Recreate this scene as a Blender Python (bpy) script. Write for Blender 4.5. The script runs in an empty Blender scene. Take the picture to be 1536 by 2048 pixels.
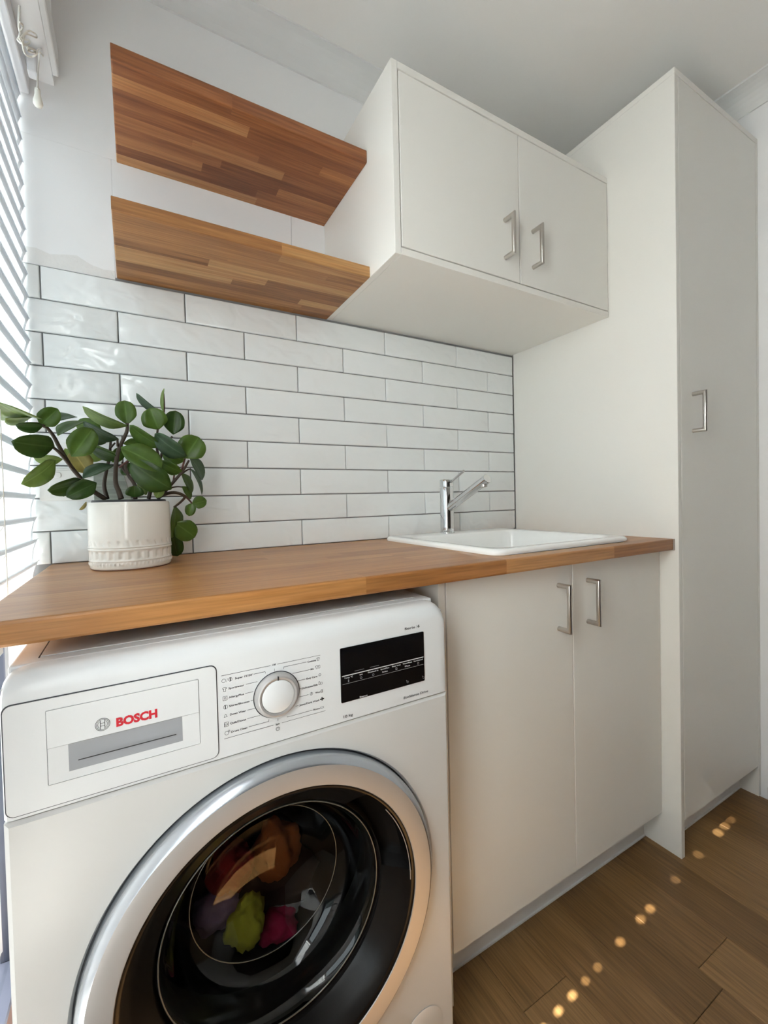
import bpy, bmesh, math, random
from mathutils import Vector, Matrix, noise
random.seed(7)
R = math.radians
scene = bpy.context.scene
col = scene.collection

# ------------------------------------------------------------------ camera
CAM = Vector((-1.2942, -1.2445, 1.0304))
RIGHT = Vector((0.86638305, -0.49880358, -0.02398744))
DOWN = Vector((-0.03156454, -0.00676027, -0.99947885))
FWD = Vector((0.49838147, 0.86668869, -0.02160149))
FPX, PPX, PPY = 872.77, 774.5, 1016.5
cd = bpy.data.cameras.new('camera')
cam = bpy.data.objects.new('camera', cd)
col.objects.link(cam)
cam.matrix_world = Matrix(((RIGHT.x, -DOWN.x, -FWD.x, CAM.x), (RIGHT.y, -DOWN.y, -FWD.y, CAM.y),
                           (RIGHT.z, -DOWN.z, -FWD.z, CAM.z), (0, 0, 0, 1)))
cd.sensor_fit = 'VERTICAL'
cd.sensor_height = 36.0
cd.lens = FPX / 2048 * 36.0
cd.shift_x = (768 - PPX) / 2048
cd.shift_y = (PPY - 1024) / 2048
cd.clip_start = 0.01
scene.camera = cam

# ------------------------------------------------------------------ world, sun, exposure
world = bpy.data.worlds.new('sky')
scene.world = world
world.use_nodes = True
bg = world.node_tree.nodes['Background']
bg.inputs['Color'].default_value = (0.86, 0.94, 1.0, 1)
bg.inputs['Strength'].default_value = 1.9
SUN_TRAVEL = Vector((0.96, 0.071, -1.0)).normalized()
sl = bpy.data.lights.new('sun', 'SUN')
sl.energy = 30.0
sl.angle = R(0.6)
sl.color = (1.0, 0.93, 0.84)
sun = bpy.data.objects.new('sun', sl)
col.objects.link(sun)
sun.rotation_euler = SUN_TRAVEL.to_track_quat('-Z', 'Y').to_euler()
sun.location = (-6, -1, 6)
scene.view_settings.view_transform = 'Standard'
scene.view_settings.look = 'None'
scene.view_settings.gamma = 1.0
scene.view_settings.exposure = 1.27
scene.view_settings.use_curve_mapping = False
scene.cycles.use_denoising = True
scene.cycles.max_bounces = 14
scene.cycles.diffuse_bounces = 8
scene.cycles.glossy_bounces = 5
scene.cycles.transparent_max_bounces = 12
scene.cycles.sample_clamp_indirect = 6.0

# ------------------------------------------------------------------ helpers
def at(px, py, ax, val):
    w = RIGHT * ((px - PPX) / FPX) + DOWN * ((py - PPY) / FPX) + FWD
    i = 'xyz'.index(ax)
    return CAM + w * ((val - CAM[i]) / w[i])

MATS = {}
def mat(name, colr, rough=0.5, metal=0.0, spec=0.5, **kw):
    if name in MATS: return MATS[name]
    m = bpy.data.materials.new(name); m.use_nodes = True
    b = m.node_tree.nodes['Principled BSDF']
    b.inputs['Base Color'].default_value = (*colr, 1)
    b.inputs['Roughness'].default_value = rough
    b.inputs['Metallic'].default_value = metal
    b.inputs['Specular IOR Level'].default_value = spec
    for k, v in kw.items(): b.inputs[k.replace('_', ' ')].default_value = v
    MATS[name] = m
    return m
def N(m, t, **kw):
    n = m.node_tree.nodes.new(t)
    for k, v in kw.items(): setattr(n, k, v)
    return n
def L(m, a, b): m.node_tree.links.new(a, b)
def bsdf(m): return m.node_tree.nodes['Principled BSDF']
def add_bump(m, scale, strength, dist, detail=2.0, stretch=(1, 1, 1), rnd=True):
    tc = N(m, 'ShaderNodeTexCoord'); mp = N(m, 'ShaderNodeMapping')
    mp.inputs['Scale'].default_value = stretch
    L(m, tc.outputs['Object'], mp.inputs['Vector'])
    src = mp.outputs['Vector']
    if rnd:
        oi = N(m, 'ShaderNodeObjectInfo'); mu = N(m, 'ShaderNodeMath', operation='MULTIPLY'); mu.inputs[1].default_value = 37.0
        L(m, oi.outputs['Random'], mu.inputs[0])
        va = N(m, 'ShaderNodeVectorMath', operation='ADD'); L(m, src, va.inputs[0]); L(m, mu.outputs[0], va.inputs[1]); src = va.outputs[0]
    nz = N(m, 'ShaderNodeTexNoise'); nz.inputs['Scale'].default_value = scale; nz.inputs['Detail'].default_value = detail
    L(m, src, nz.inputs['Vector'])
    bp = N(m, 'ShaderNodeBump'); bp.inputs['Strength'].default_value = strength; bp.inputs['Distance'].default_value = dist
    L(m, nz.outputs['Fac'], bp.inputs['Height']); L(m, bp.outputs['Normal'], bsdf(m).inputs['Normal'])
    return nz

def wood(name, ramp, rough=0.42, axis=0, fine=70.0, contrast=0.35, knot=0.12):
    """glued-stave timber: tone from the piece's own random value, grain stretched along one axis"""
    m = mat(name, (0.4, 0.2, 0.1), rough)
    tc = N(m, 'ShaderNodeTexCoord'); oi = N(m, 'ShaderNodeObjectInfo')
    mu = N(m, 'ShaderNodeMath', operation='MULTIPLY'); mu.inputs[1].default_value = 53.0
    L(m, oi.outputs['Random'], mu.inputs[0])
    va = N(m, 'ShaderNodeVectorMath', operation='ADD'); L(m, tc.outputs['Object'], va.inputs[0]); L(m, mu.outputs[0], va.inputs[1])
    mp = N(m, 'ShaderNodeMapping')
    s = [fine, fine, fine]; s[axis] = fine / 16
    mp.inputs['Scale'].default_value = s
    L(m, va.outputs[0], mp.inputs['Vector'])
    n1 = N(m, 'ShaderNodeTexNoise'); n1.inputs['Scale'].default_value = 1.0; n1.inputs['Detail'].default_value = 5; n1.inputs['Distortion'].default_value = 0.6
    L(m, mp.outputs[0], n1.inputs['Vector'])
    mp2 = N(m, 'ShaderNodeMapping'); s2 = [260.0] * 3; s2[axis] = 9.0; mp2.inputs['Scale'].default_value = s2
    L(m, va.outputs[0], mp2.inputs['Vector'])
    n2 = N(m, 'ShaderNodeTexNoise'); n2.inputs['Scale'].default_value = 1.0; n2.inputs['Detail'].default_value = 3
    L(m, mp2.outputs[0], n2.inputs['Vector'])
    cr = N(m, 'ShaderNodeValToRGB'); e = cr.color_ramp.elements
    e[0].position = 0; e[0].color = (*ramp[0], 1); e[1].position = 1; e[1].color = (*ramp[-1], 1)
    for i, c in enumerate(ramp[1:-1]):
        q = e.new((i + 1) / (len(ramp) - 1)); q.color = (*c, 1)
    # random + slow grain drives the ramp
    mr = N(m, 'ShaderNodeMapRange'); mr.inputs['From Min'].default_value = 0.25; mr.inputs['From Max'].default_value = 0.75
    mr.inputs['To Min'].default_value = -contrast; mr.inputs['To Max'].default_value = contrast
    L(m, n1.outputs['Fac'], mr.inputs['Value'])
    ad = N(m, 'ShaderNodeMath', operation='ADD', use_clamp=True)
    sc = N(m, 'ShaderNodeMapRange'); sc.inputs['To Min'].default_value = 0.04; sc.inputs['To Max'].default_value = 0.96
    L(m, oi.outputs['Random'], sc.inputs['Value'])
    L(m, sc.outputs[0], ad.inputs[0]); L(m, mr.outputs[0], ad.inputs[1]); L(m, ad.outputs[0], cr.inputs['Fac'])
    mx = N(m, 'ShaderNodeMix', data_type='RGBA', blend_type='MULTIPLY'); mx.inputs['Factor'].default_value = 1.0
    mr2 = N(m, 'ShaderNodeMapRange'); mr2.inputs['From Min'].default_value = 0.3; mr2.inputs['From Max'].default_value = 0.7
    mr2.inputs['To Min'].default_value = 1.0 - knot * 2; mr2.inputs['To Max'].default_value = 1.0 + knot
    L(m, n2.outputs['Fac'], mr2.inputs['Value'])
    cb = N(m, 'ShaderNodeCombineColor')
    for k in range(3): L(m, mr2.outputs[0], cb.inputs[k])
    L(m, cr.outputs['Color'], mx.inputs['A']); L(m, cb.outputs[0], mx.inputs['B'])
    L(m, mx.outputs['Result'], bsdf(m).inputs['Base Color'])
    bp = N(m, 'ShaderNodeBump'); bp.inputs['Strength'].default_value = 0.15; bp.inputs['Distance'].default_value = 0.001
    L(m, n2.outputs['Fac'], bp.inputs['Height']); L(m, bp.outputs['Normal'], bsdf(m).inputs['Normal'])
    return m

def thin_glass(name, tint, rough=0.0, refl=0.08, darken=1.0):
    m = mat(name, tint); nt = m.node_tree
    nt.nodes.remove(bsdf(m)); out = nt.nodes['Material Output']
    tr = N(m, 'ShaderNodeBsdfTransparent'); tr.inputs['Color'].default_value = (*[c * darken for c in tint], 1)
    gl = N(m, 'ShaderNodeBsdfGlossy'); gl.inputs['Roughness'].default_value = rough
    fr = N(m, 'ShaderNodeFresnel'); fr.inputs['IOR'].default_value = 1.5
    mx = N(m, 'ShaderNodeMixShader')
    ge = N(m, 'ShaderNodeNewGeometry'); sb = N(m, 'ShaderNodeMath', operation='SUBTRACT', use_clamp=True)   # the inner side of a pane adds no second mirror
    L(m, fr.outputs[0], sb.inputs[0]); L(m, ge.outputs['Backfacing'], sb.inputs[1])
    L(m, sb.outputs[0], mx.inputs[0]); L(m, tr.outputs[0], mx.inputs[1]); L(m, gl.outputs[0], mx.inputs[2]); L(m, mx.outputs[0], out.inputs['Surface'])
    return m

WL = {}     # world location of every object (parents are never rotated)
def tag(o, label=None, cat=None, group=None, kind=None):
    if label: o['label'] = label
    if cat: o['category'] = cat
    if group: o['group'] = group
    if kind: o['kind'] = kind
    return o
def empty(name, loc, label, cat, group=None):
    o = bpy.data.objects.new(name, None); o.empty_display_size = 0.05
    col.objects.link(o); o.location = loc; WL[o.name] = Vector(loc)
    return tag(o, label, cat, group)
def put(name, me, loc, parent=None, rot=None):
    o = bpy.data.objects.new(name, me); col.objects.link(o)
    o.location = Vector(loc) - (WL[parent.name] if parent else Vector())
    if rot: o.rotation_euler = rot
    if parent: o.parent = parent
    WL[o.name] = Vector(loc)
    return o
def obj(name, bm, m, parent=None, smooth=False, origin=None, label=None):
    """bmesh in world coordinates -> one object whose origin sits in its own middle"""
    if origin is None:
        lo = Vector((min(v.co[i] for v in bm.verts) for i in range(3))); hi = Vector((max(v.co[i] for v in bm.verts) for i in range(3)))
        origin = (lo + hi) / 2
    bmesh.ops.translate(bm, verts=bm.verts, vec=-Vector(origin))
    me = bpy.data.meshes.new(name); bm.to_mesh(me); bm.free()
    for mm in (m if isinstance(m, (list, tuple)) else [m]): me.materials.append(mm)
    if smooth:
        for p in me.polygons: p.use_smooth = True
        if smooth is not True: me.set_sharp_from_angle(angle=R(smooth))
    o = put(name, me, origin, parent)
    if label: o['label'] = label
    return o
def struct(o): o['kind'] = 'structure'; return o
def box(lo, hi, bev=0.0, seg=1, bm=None):
    bm2 = bmesh.new()
    bmesh.ops.create_cube(bm2, size=1.0)
    lo, hi = Vector(lo), Vector(hi); c = (lo + hi) / 2; s = hi - lo
    for v in bm2.verts: v.co = Vector((v.co.x * s.x, v.co.y * s.y, v.co.z * s.z)) + c
    if bev: bmesh.ops.bevel(bm2, geom=bm2.edges[:], offset=bev, segments=seg, affect='EDGES', profile=0.5)
    if bm is None: return bm2
    me = bpy.data.meshes.new('t'); bm2.to_mesh(me); bm2.free(); bm.from_mesh(me); bpy.data.meshes.remove(me)
    return bm
def lathe(prof, seg=48, c=(0, 0, 0), axis='y', a0=0.0, a1=2 * math.pi, fn=None, bm=None):
    """profile of (radius, along); revolved about world axis through c. fn(ang, i, r, h) may change (r,h)"""
    bm = bm or bmesh.new(); c = Vector(c); full = abs(a1 - a0 - 2 * math.pi) < 1e-6
    n = seg if full else seg + 1
    rows = []
    for k in range(n):
        a = a0 + (a1 - a0) * k / seg; row = []
        for i, (r, h) in enumerate(prof):
            if fn: r, h = fn(a, i, r, h)
            if axis == 'y': p = Vector((r * math.cos(a), h, r * math.sin(a)))
            elif axis == 'z': p = Vector((r * math.cos(a), r * math.sin(a), h))
            else: p = Vector((h, r * math.cos(a), r * math.sin(a)))
            row.append(bm.verts.new(c + p))
        rows.append(row)
    for k in range(seg):
        A, B = rows[k], rows[(k + 1) % n]
        for i in range(len(prof) - 1):
            try: bm.faces.new((A[i], B[i], B[i + 1], A[i + 1]))
            except ValueError: pass
    bmesh.ops.remove_doubles(bm, verts=bm.verts, dist=1e-6)
    bmesh.ops.recalc_face_normals(bm, faces=bm.faces)
    return bm
def tube(path, r, seg=8, caps=True, bm=None):
    """mitred tube along a polyline; r a number or a list"""
    bm = bm or bmesh.new(); P = [Vector(p) for p in path]; n = len(P)
    rr = r if isinstance(r, (list, tuple)) else [r] * n
    d = [(P[i + 1] - P[i]).normalized() for i in range(n - 1)]
    up = Vector((0, 0, 1)) if abs(d[0].z) < 0.9 else Vector((1, 0, 0))
    x = d[0].cross(up).normalized(); rows = []
    for i in range(n):
        t = d[0] if i == 0 else d[-1] if i == n - 1 else (d[i - 1] + d[i]).normalized()
        ref = d[max(i - 1, 0)]
        x = (x - ref * x.dot(ref)).normalized(); y = ref.cross(x)
        row = []
        for k in range(seg):
            a = 2 * math.pi * k / seg
            off = x * math.cos(a) * rr[i] + y * math.sin(a) * rr[i]
            q = off
            if 0 < i < n - 1:
                den = ref.dot(t)
                q = off - ref * (off.dot(t) / max(den, 0.3))
            row.append(bm.verts.new(P[i] + q))
        rows.append(row)
        if 0 < i < n - 1:
            x = (x - t * x.dot(t)).normalized() if (x - t * x.dot(t)).length > 1e-4 else x
            q = ref.rotation_difference(d[i]); x = q @ (rows[i][0].co - rows[i][0].co + x)
    for i in range(n - 1):
        for k in range(seg):
            bm.faces.new((rows[i][k], rows[i][(k + 1) % seg], rows[i + 1][(k + 1) % seg], rows[i + 1][k]))
    if caps:
        bm.faces.new(rows[0][::-1]); bm.faces.new(rows[-1])
    bmesh.ops.recalc_face_normals(bm, faces=bm.faces)
    return bm
def smooth_path(pts, sub=6):
    P = [Vector(p) for p in pts]; P = [P[0] * 2 - P[1]] + P + [P[-1] * 2 - P[-2]]; out = []
    for i in range(1, len(P) - 2):
        for k in range(sub):
            t = k / sub; a, b, c, d = P[i - 1:i + 3]
            out.append(0.5 * ((2 * b) + (c - a) * t + (2 * a - 5 * b + 4 * c - d) * t * t + (3 * b - a - 3 * c + d) * t ** 3))
    out.append(P[-2]); return out
def rrect(x0, x1, z0, z1, r, n=5):
    pts = []
    for cx, cz, a in ((x1 - r, z1 - r, 0), (x0 + r, z1 - r, 90), (x0 + r, z0 + r, 180), (x1 - r, z0 + r, 270)):
        for k in range(n + 1): t = R(a + 90 * k / n); pts.append((cx + r * math.cos(t), cz + r * math.sin(t)))
    return pts
def plate(pts, y0, y1, bev=0.0):
    """outline in x,z -> prism between y0 (front) and y1"""
    bm = bmesh.new()
    f = bm.faces.new([bm.verts.new((x, y0, z)) for x, z in pts])
    e = bmesh.ops.extrude_face_region(bm, geom=[f])
    for v in e['geom']:
        if isinstance(v, bmesh.types.BMVert): v.co.y = y1
    bmesh.ops.recalc_face_normals(bm, faces=bm.faces)
    if bev:
        ed = [q for q in bm.edges if all(abs(v.co.y - y0) < 1e-6 for v in q.verts)]
        bmesh.ops.bevel(bm, geom=ed, offset=bev, segments=2, affect='EDGES', profile=0.5)
    return bm

# ------------------------------------------------------------------ materials
M_wall = mat('wall_paint', (0.885, 0.895, 0.905), 0.7); add_bump(M_wall, 60, 0.12, 0.002, 4, rnd=False)
M_wallf = mat('bounce_darkened_wall', (0.07, 0.055, 0.045), 0.8)  # unseen wall, darkened to cut light bounced onto the cupboard fronts
M_ceil = mat('ceiling_paint', (0.86, 0.855, 0.84), 0.8)
M_putty = mat('wall_filler', (0.80, 0.80, 0.79), 0.9); add_bump(M_putty, 140, 0.5, 0.002, 4, rnd=False)
M_trimw = mat('cornice_paint', (0.80, 0.81, 0.81), 0.6)
M_white = mat('white_melamine', (0.80, 0.79, 0.75), 0.38); add_bump(M_white, 900, 0.05, 0.0005, 2, rnd=False)
M_edge = mat('white_edging', (0.80, 0.80, 0.78), 0.4)
M_gap = mat('shadow_gap', (0.012, 0.012, 0.012), 0.9)  # near-black colour paints the shade in the gaps round the doors
M_kick = mat('kickboard_white', (0.82, 0.81, 0.79), 0.4)
M_seal = mat('white_silicone', (0.78, 0.78, 0.77), 0.4)
M_grout = mat('grey_grout', (0.215, 0.215, 0.22), 0.85)
M_tile = mat('gloss_tile', (0.85, 0.88, 0.885), 0.09, 0, 0.6)
nz = add_bump(M_tile, 15, 0.42, 0.010, 0.6, (1, 1, 1.5))
nz.inputs['Distortion'].default_value = 1.2
M_steel = mat('brushed_nickel', (0.56, 0.53, 0.49), 0.30, 1.0)
M_chrome = mat('chrome', (0.66, 0.67, 0.68), 0.06, 1.0)
M_ceramic = mat('white_ceramic', (0.90, 0.905, 0.895), 0.12, 0, 0.6)
oak = ((0.23, 0.095, 0.030), (0.36, 0.160, 0.052), (0.43, 0.210, 0.074), (0.52, 0.30, 0.12))
red = ((0.21, 0.070, 0.024), (0.34, 0.125, 0.042), (0.42, 0.175, 0.060), (0.50, 0.255, 0.105))
M_oak_top = wood('oak_worktop', ((0.33, 0.135, 0.038), (0.41, 0.180, 0.055), (0.46, 0.215, 0.072), (0.51, 0.26, 0.10)), 0.36, contrast=0.38, knot=0.12)
M_oak_up = wood('oak_shelf_reddish', red, 0.45, contrast=0.28)
M_oak_lo = wood('oak_shelf_tan', oak, 0.45, contrast=0.28)
M_floor = wood('laminate_plank', ((0.180, 0.094, 0.033), (0.235, 0.126, 0.046), (0.295, 0.168, 0.066)), 0.42, axis=1, fine=40, contrast=0.30, knot=0.16)
M_joint = mat('plank_joint', (0.06, 0.035, 0.016), 0.8)
M_brown = wood('brown_skirting', ((0.16, 0.07, 0.03), (0.26, 0.13, 0.06)), 0.5, axis=1)
M_alu = mat('dark_bronze_aluminium', (0.035, 0.04, 0.06), 0.35, 0.6)
M_glass = thin_glass('window_glass', (0.96, 0.98, 0.97))
M_terra = mat('terracotta', (0.34, 0.18, 0.11), 0.7); add_bump(M_terra, 80, 0.3, 0.003)
M_enamel = mat('white_enamel', (0.60, 0.595, 0.585), 0.33, 0, 0.5)
M_plastic = mat('white_plastic', (0.68, 0.69, 0.70), 0.28)
M_print = mat('grey_print', (0.045, 0.047, 0.052), 0.6)
M_printblk = mat('black_print', (0.012, 0.012, 0.014), 0.5)
M_red = mat('logo_red', (0.55, 0.008, 0.022), 0.45)
M_dispw = mat('display_print', (0.55, 0.56, 0.57), 0.5)
M_black = mat('black_gloss', (0.004, 0.004, 0.005), 0.06, 0, 0.5)
M_blackm = mat('black_satin', (0.006, 0.0055, 0.0055), 0.24, 0, 0.35)
M_silver = mat('satin_silver', (0.50, 0.49, 0.49), 0.48, 0.6)
M_silver2 = mat('silver_bevel', (0.50, 0.53, 0.57), 0.25, 0.8)
M_dark = mat('dark_groove', (0.045, 0.047, 0.055), 0.6)
M_drum = mat('drum_steel', (0.16, 0.16, 0.165), 0.3, 1.0)
M_rubber = mat('rubber_gasket', (0.016, 0.018, 0.020), 0.42)
M_doorglass = thin_glass('door_glass', (0.50, 0.50, 0.49))
M_pot = mat('cream_glaze', (0.78, 0.755, 0.70), 0.16, 0, 0.55)
M_terrapot = mat('pot_foot_clay', (0.20, 0.09, 0.06), 0.8)
M_liner = mat('black_liner', (0.012, 0.012, 0.016), 0.5)
M_soil = mat('soil', (0.03, 0.02, 0.012), 0.95)
M_stem = mat('plant_stem', (0.060, 0.040, 0.026), 0.55); add_bump(M_stem, 120, 0.5, 0.002)
M_stemr = mat('petiole_red', (0.10, 0.035, 0.025), 0.5)
def leafmat(name, c, tr):
    m = mat(name, c, 0.34, 0, 0.45); nt = m.node_tree
    tc = N(m, 'ShaderNodeTexCoord'); nz = N(m, 'ShaderNodeTexNoise'); nz.inputs['Scale'].default_value = 60; nz.inputs['Detail'].default_value = 3
    L(m, tc.outputs['Object'], nz.inputs['Vector'])
    cr = N(m, 'ShaderNodeValToRGB'); cr.color_ramp.elements[0].position = 0.3; cr.color_ramp.elements[1].position = 0.75
    cr.color_ramp.elements[0].color = (*[x * 0.72 for x in c], 1); cr.color_ramp.elements[1].color = (*[min(1, x * 1.3) for x in c], 1)
    L(m, nz.outputs['Fac'], cr.inputs['Fac']); L(m, cr.outputs['Color'], bsdf(m).inputs['Base Color'])
    uv = N(m, 'ShaderNodeUVMap'); sx = N(m, 'ShaderNodeSeparateXYZ'); L(m, uv.outputs[0], sx.inputs[0])
    d0 = N(m, 'ShaderNodeMath', operation='SUBTRACT'); d0.inputs[1].default_value = 0.5; L(m, sx.outputs[0], d0.inputs[0])
    d1 = N(m, 'ShaderNodeMath', operation='ABSOLUTE'); L(m, d0.outputs[0], d1.inputs[0])
    rb = N(m, 'ShaderNodeMapRange'); rb.inputs['From Min'].default_value = 0.012; rb.inputs['From Max'].default_value = 0.045; rb.inputs['To Min'].default_value = 0.55; rb.inputs['To Max'].default_value = 0.0
    L(m, d1.outputs[0], rb.inputs['Value'])
    mr = N(m, 'ShaderNodeMix', data_type='RGBA'); mr.inputs['B'].default_value = (*[min(1, x * 2.0 + 0.04) for x in c], 1)
    L(m, rb.outputs[0], mr.inputs['Factor']); L(m, cr.outputs['Color'], mr.inputs['A']); L(m, mr.outputs['Result'], bsdf(m).inputs['Base Color'])
    t = N(m, 'ShaderNodeBsdfTranslucent'); t.inputs['Color'].default_value = (*[min(1, x * 2.2) for x in tr], 1)
    mx = N(m, 'ShaderNodeMixShader'); mx.inputs[0].default_value = 0.25
    out = nt.nodes['Material Output']
    L(m, bsdf(m).outputs[0], mx.inputs[1]); L(m, t.outputs[0], mx.inputs[2]); L(m, mx.outputs[0], out.inputs['Surface'])
    return m
LEAF = {'d': leafmat('leaf_dark', (0.038, 0.082, 0.015), (0.05, 0.13, 0.02)),
        'm': leafmat('leaf_mid', (0.082, 0.150, 0.024), (0.10, 0.2, 0.03)),
        'p': leafmat('leaf_pale', (0.20, 0.275, 0.075), (0.18, 0.28, 0.07)),
        'g': leafmat('leaf_greyish', (0.060, 0.105, 0.055), (0.06, 0.14, 0.05)),
        'y': leafmat('leaf_yellow', (0.36, 0.31, 0.10), (0.3, 0.28, 0.08))}
def slatmat(name, f, tint=(0.84, 0.88, 0.94)):
    m = mat(name, (0.80, 0.82, 0.86), 0.35); nt = m.node_tree
    t = N(m, 'ShaderNodeBsdfTranslucent'); t.inputs['Color'].default_value = (*tint, 1)
    mx = N(m, 'ShaderNodeMixShader'); mx.inputs[0].default_value = f
    out = nt.nodes['Material Output']
    L(m, bsdf(m).outputs[0], mx.inputs[1]); L(m, t.outputs[0], mx.inputs[2]); L(m, mx.outputs[0], out.inputs['Surface'])
    return m
M_slat = slatmat('blind_slat', 0.078, (0.76, 0.88, 1.0))
M_slat_b = slatmat('dimmed_blind_slat', 0.04)  # transmission lowered to dim the light on the washing machine
M_slat2 = slatmat('bright_blind_slat', 0.88)  # transmission raised so the added third blind lights the room
M_rail = mat('blind_rail', (0.78, 0.79, 0.82), 0.4)
M_cord = mat('cream_cord', (0.86, 0.84, 0.78), 0.7)
M_tassel = mat('cream_tassel', (0.84, 0.83, 0.76), 0.3)
M_weather = wood('weathered_board', ((0.22, 0.25, 0.22), (0.33, 0.36, 0.32), (0.40, 0.42, 0.38)), 0.7, fine=90)
M_gpo = mat('socket_white', (0.80, 0.80, 0.78), 0.25)
M_bracket = mat('zinc_bracket', (0.5, 0.5, 0.48), 0.4, 0.9)
M_paving = mat('patio_paving', (0.20, 0.205, 0.21), 0.8); add_bump(M_paving, 40, 0.4, 0.01)
M_fence = mat('fence_paint', (0.12, 0.15, 0.15), 0.7)

# ------------------------------------------------------------------ room
XL, XR, YF, ZC = -1.425, 0.506, -2.70, 2.345      # left wall, right wall, front wall, ceiling
TOP = 0.90                                         # worktop
ROWH, TL = 0.0747, 0.2962                          # tile pitch
TA, TB = 0.2802, 0.1337                            # right-hand tile widths, odd and even rows
TILE_TOP = TOP + 9 * ROWH
WIN_Y = -1.30                                      # far jamb of the glazed opening
XG = -1.562

floor = struct(obj('floor', box((-1.60, YF, -0.06), (XR + .1, 0.12, -0.012)), M_joint))
PW = 0.128; k = 0; x = -1.424
plank_cache = {}
while x < XR - 1e-4:
    x1 = min(x + PW, XR - 0.001); y = -0.001 - random.uniform(0, 0.9) if k else -0.35
    segs = []; yy = -0.0005; nxt = -random.uniform(0.25, 1.15)
    while yy > YF + 0.002:
        ye = max(nxt, YF + 0.001); segs.append((ye, yy)); yy = ye; nxt = ye - 1.2
    for (a, b) in segs:
        obj('plank', box((x + .0004, a + .0004, -0.012), (x1 - .0004, b - .0004, 0.0), 0.0009), M_floor, floor)
    x = x1; k += 1
    if XR - 0.001 - x < 0.01: break

wb = bmesh.new()
box((-1.60, 0.004, -0.06), (XR + 0.1, 0.12, ZC + 0.05), bm=wb)
wall_back = struct(obj('wall_back', wb, M_wall))
# plaster above the tiles stands proud of the tile bed
obj('plaster_sheet', box((-1.60, -0.002, 1.860), (XR, 0.004, ZC + .02)), M_wall, wall_back)
obj('plaster_sheet', box((-1.60, -0.002, TILE_TOP + 0.001), (-1.3205, 0.004, 1.8597)), M_wall, wall_back)
obj('plaster_sheet', box((-1.3200, -0.002, 1.5782), (-0.8790, 0.004, 1.8597)), M_wall, wall_back)
obj('plaster_sheet', box((-0.8776, -0.0017, 1.5782), (XR, 0.004, 1.8597)), M_wall, wall_back)
obj('grout_strip', box((-1.3205, -0.0030, TILE_TOP - 0.0005), (-0.0005, 0.003, 1.5780)), M_grout, wall_back)
_p = [(-1.52, TILE_TOP + .0012), (-1.3206, TILE_TOP + .0012), (-1.3206, TILE_TOP + .022), (-1.345, TILE_TOP + .020), (-1.37, TILE_TOP + .026), (-1.395, TILE_TOP + .040), (-1.42, TILE_TOP + .036), (-1.445, TILE_TOP + .030), (-1.47, TILE_TOP + .038), (-1.52, TILE_TOP + .034)]
obj('filler_patch', plate(_p, -0.0032, -0.0018), M_putty, wall_back)
obj('grout_bed', box((-1.60, -0.0005, TOP - 0.03), (0.0, 0.004, TILE_TOP + 0.001)), M_grout, wall_back)
obj('lower_lining', box((-1.60, -0.0005, 0.0), (XR, 0.004, TOP - 0.034)), M_wall, wall_back)
g = 0.00125
def tile_mesh(w, h):
    bm = box((-w / 2, -0.0065, -h / 2), (w / 2, 0.0, h / 2))
    front = [e for e in bm.edges if all(v.co.y < -0.006 for v in e.verts)]
    bmesh.ops.bevel(bm, geom=front, offset=0.0034, segments=3, affect='EDGES', profile=0.55)
    me = bpy.data.meshes.new('tile'); bm.to_mesh(me); bm.free(); me.materials.append(M_tile)
    for p in me.polygons: p.use_smooth = True
    me.set_sharp_from_angle(angle=R(50))
    return me
tcache = {}
for row in range(9):
    a = TA if row % 2 == 0 else TB
    zc = TILE_TOP - (row + 0.5) * ROWH
    xr = -0.002; joints = [xr] + [-(a + j * TL) for j in range(6)]
    for i in range(len(joints) - 1):
        x1, x0 = joints[i], max(joints[i + 1], -1.598)
        if x1 <= -1.59: break
        w = round(x1 - x0 - 2 * g, 4); key = w
        if key not in tcache: tcache[key] = tile_mesh(w, ROWH - 2 * g)
        put('tile', tcache[key], ((x0 + x1) / 2, -0.0005 - random.uniform(0, 0.0004), zc), wall_back)
obj('corner_sealant', box((-0.0030, -0.0050, TOP), (-0.0005, -0.0005, TILE_TOP)), M_grout, wall_back)

struct(obj('wall_right', box((XR, YF, -0.06), (XR + 0.1, 0.12, ZC + 0.05)), M_wall))
struct(obj('wall_front', box((-1.60, YF - 0.1, -0.06), (XR + 0.1, YF, ZC + 0.05)), M_wallf))
wl = bmesh.new()
box((-1.60, WIN_Y, 1.985), (XL, 0.004, ZC + 0.05), bm=wl)
box((-1.60, YF, -0.06), (XL, WIN_Y, ZC + 0.05), bm=wl)
box((-1.60, WIN_Y, -0.06), (XL, -0.665, 0.34), bm=wl)      # unseen sill wall, added to cut light on the washing machine front
struct(obj('wall_left', wl, M_wall))
struct(obj('ceiling', box((-1.60, YF - .1, ZC), (XR + 0.1, 0.12, ZC + 0.08)), M_ceil))
def cornice(name, axis, a0, a1, fixed, sgn):
    c = 0.068; prof = [(0, 0), (0, -c), (0.006, -c)]
    for k in range(7): t = R(90 * k / 6); prof.append((0.006 + (c - 0.010) * (1 - math.cos(t)), -c + 0.004 + (c - 0.010) * math.sin(t)))
    prof += [(c, -0.006), (c, 0)]
    bm = bmesh.new(); rows = []
    for e in (a0, a1):
        rows.append([bm.verts.new((e, fixed + sgn * d, ZC + h) if axis == 'x' else (fixed + sgn * d, e, ZC + h)) for d, h in prof])
    for i in range(len(prof)): j = (i + 1) % len(prof); bm.faces.new((rows[0][i], rows[0][j], rows[1][j], rows[1][i]))
    bm.faces.new(rows[0]); bm.faces.new(rows[1][::-1]); bmesh.ops.recalc_face_normals(bm, faces=bm.faces)
    return struct(obj(name, bm, M_trimw))
cornice('trim_1', 'x', XL, XR, -0.002, -1)
cornice('trim_2', 'y', YF, -0.072, XR, -1)
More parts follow.
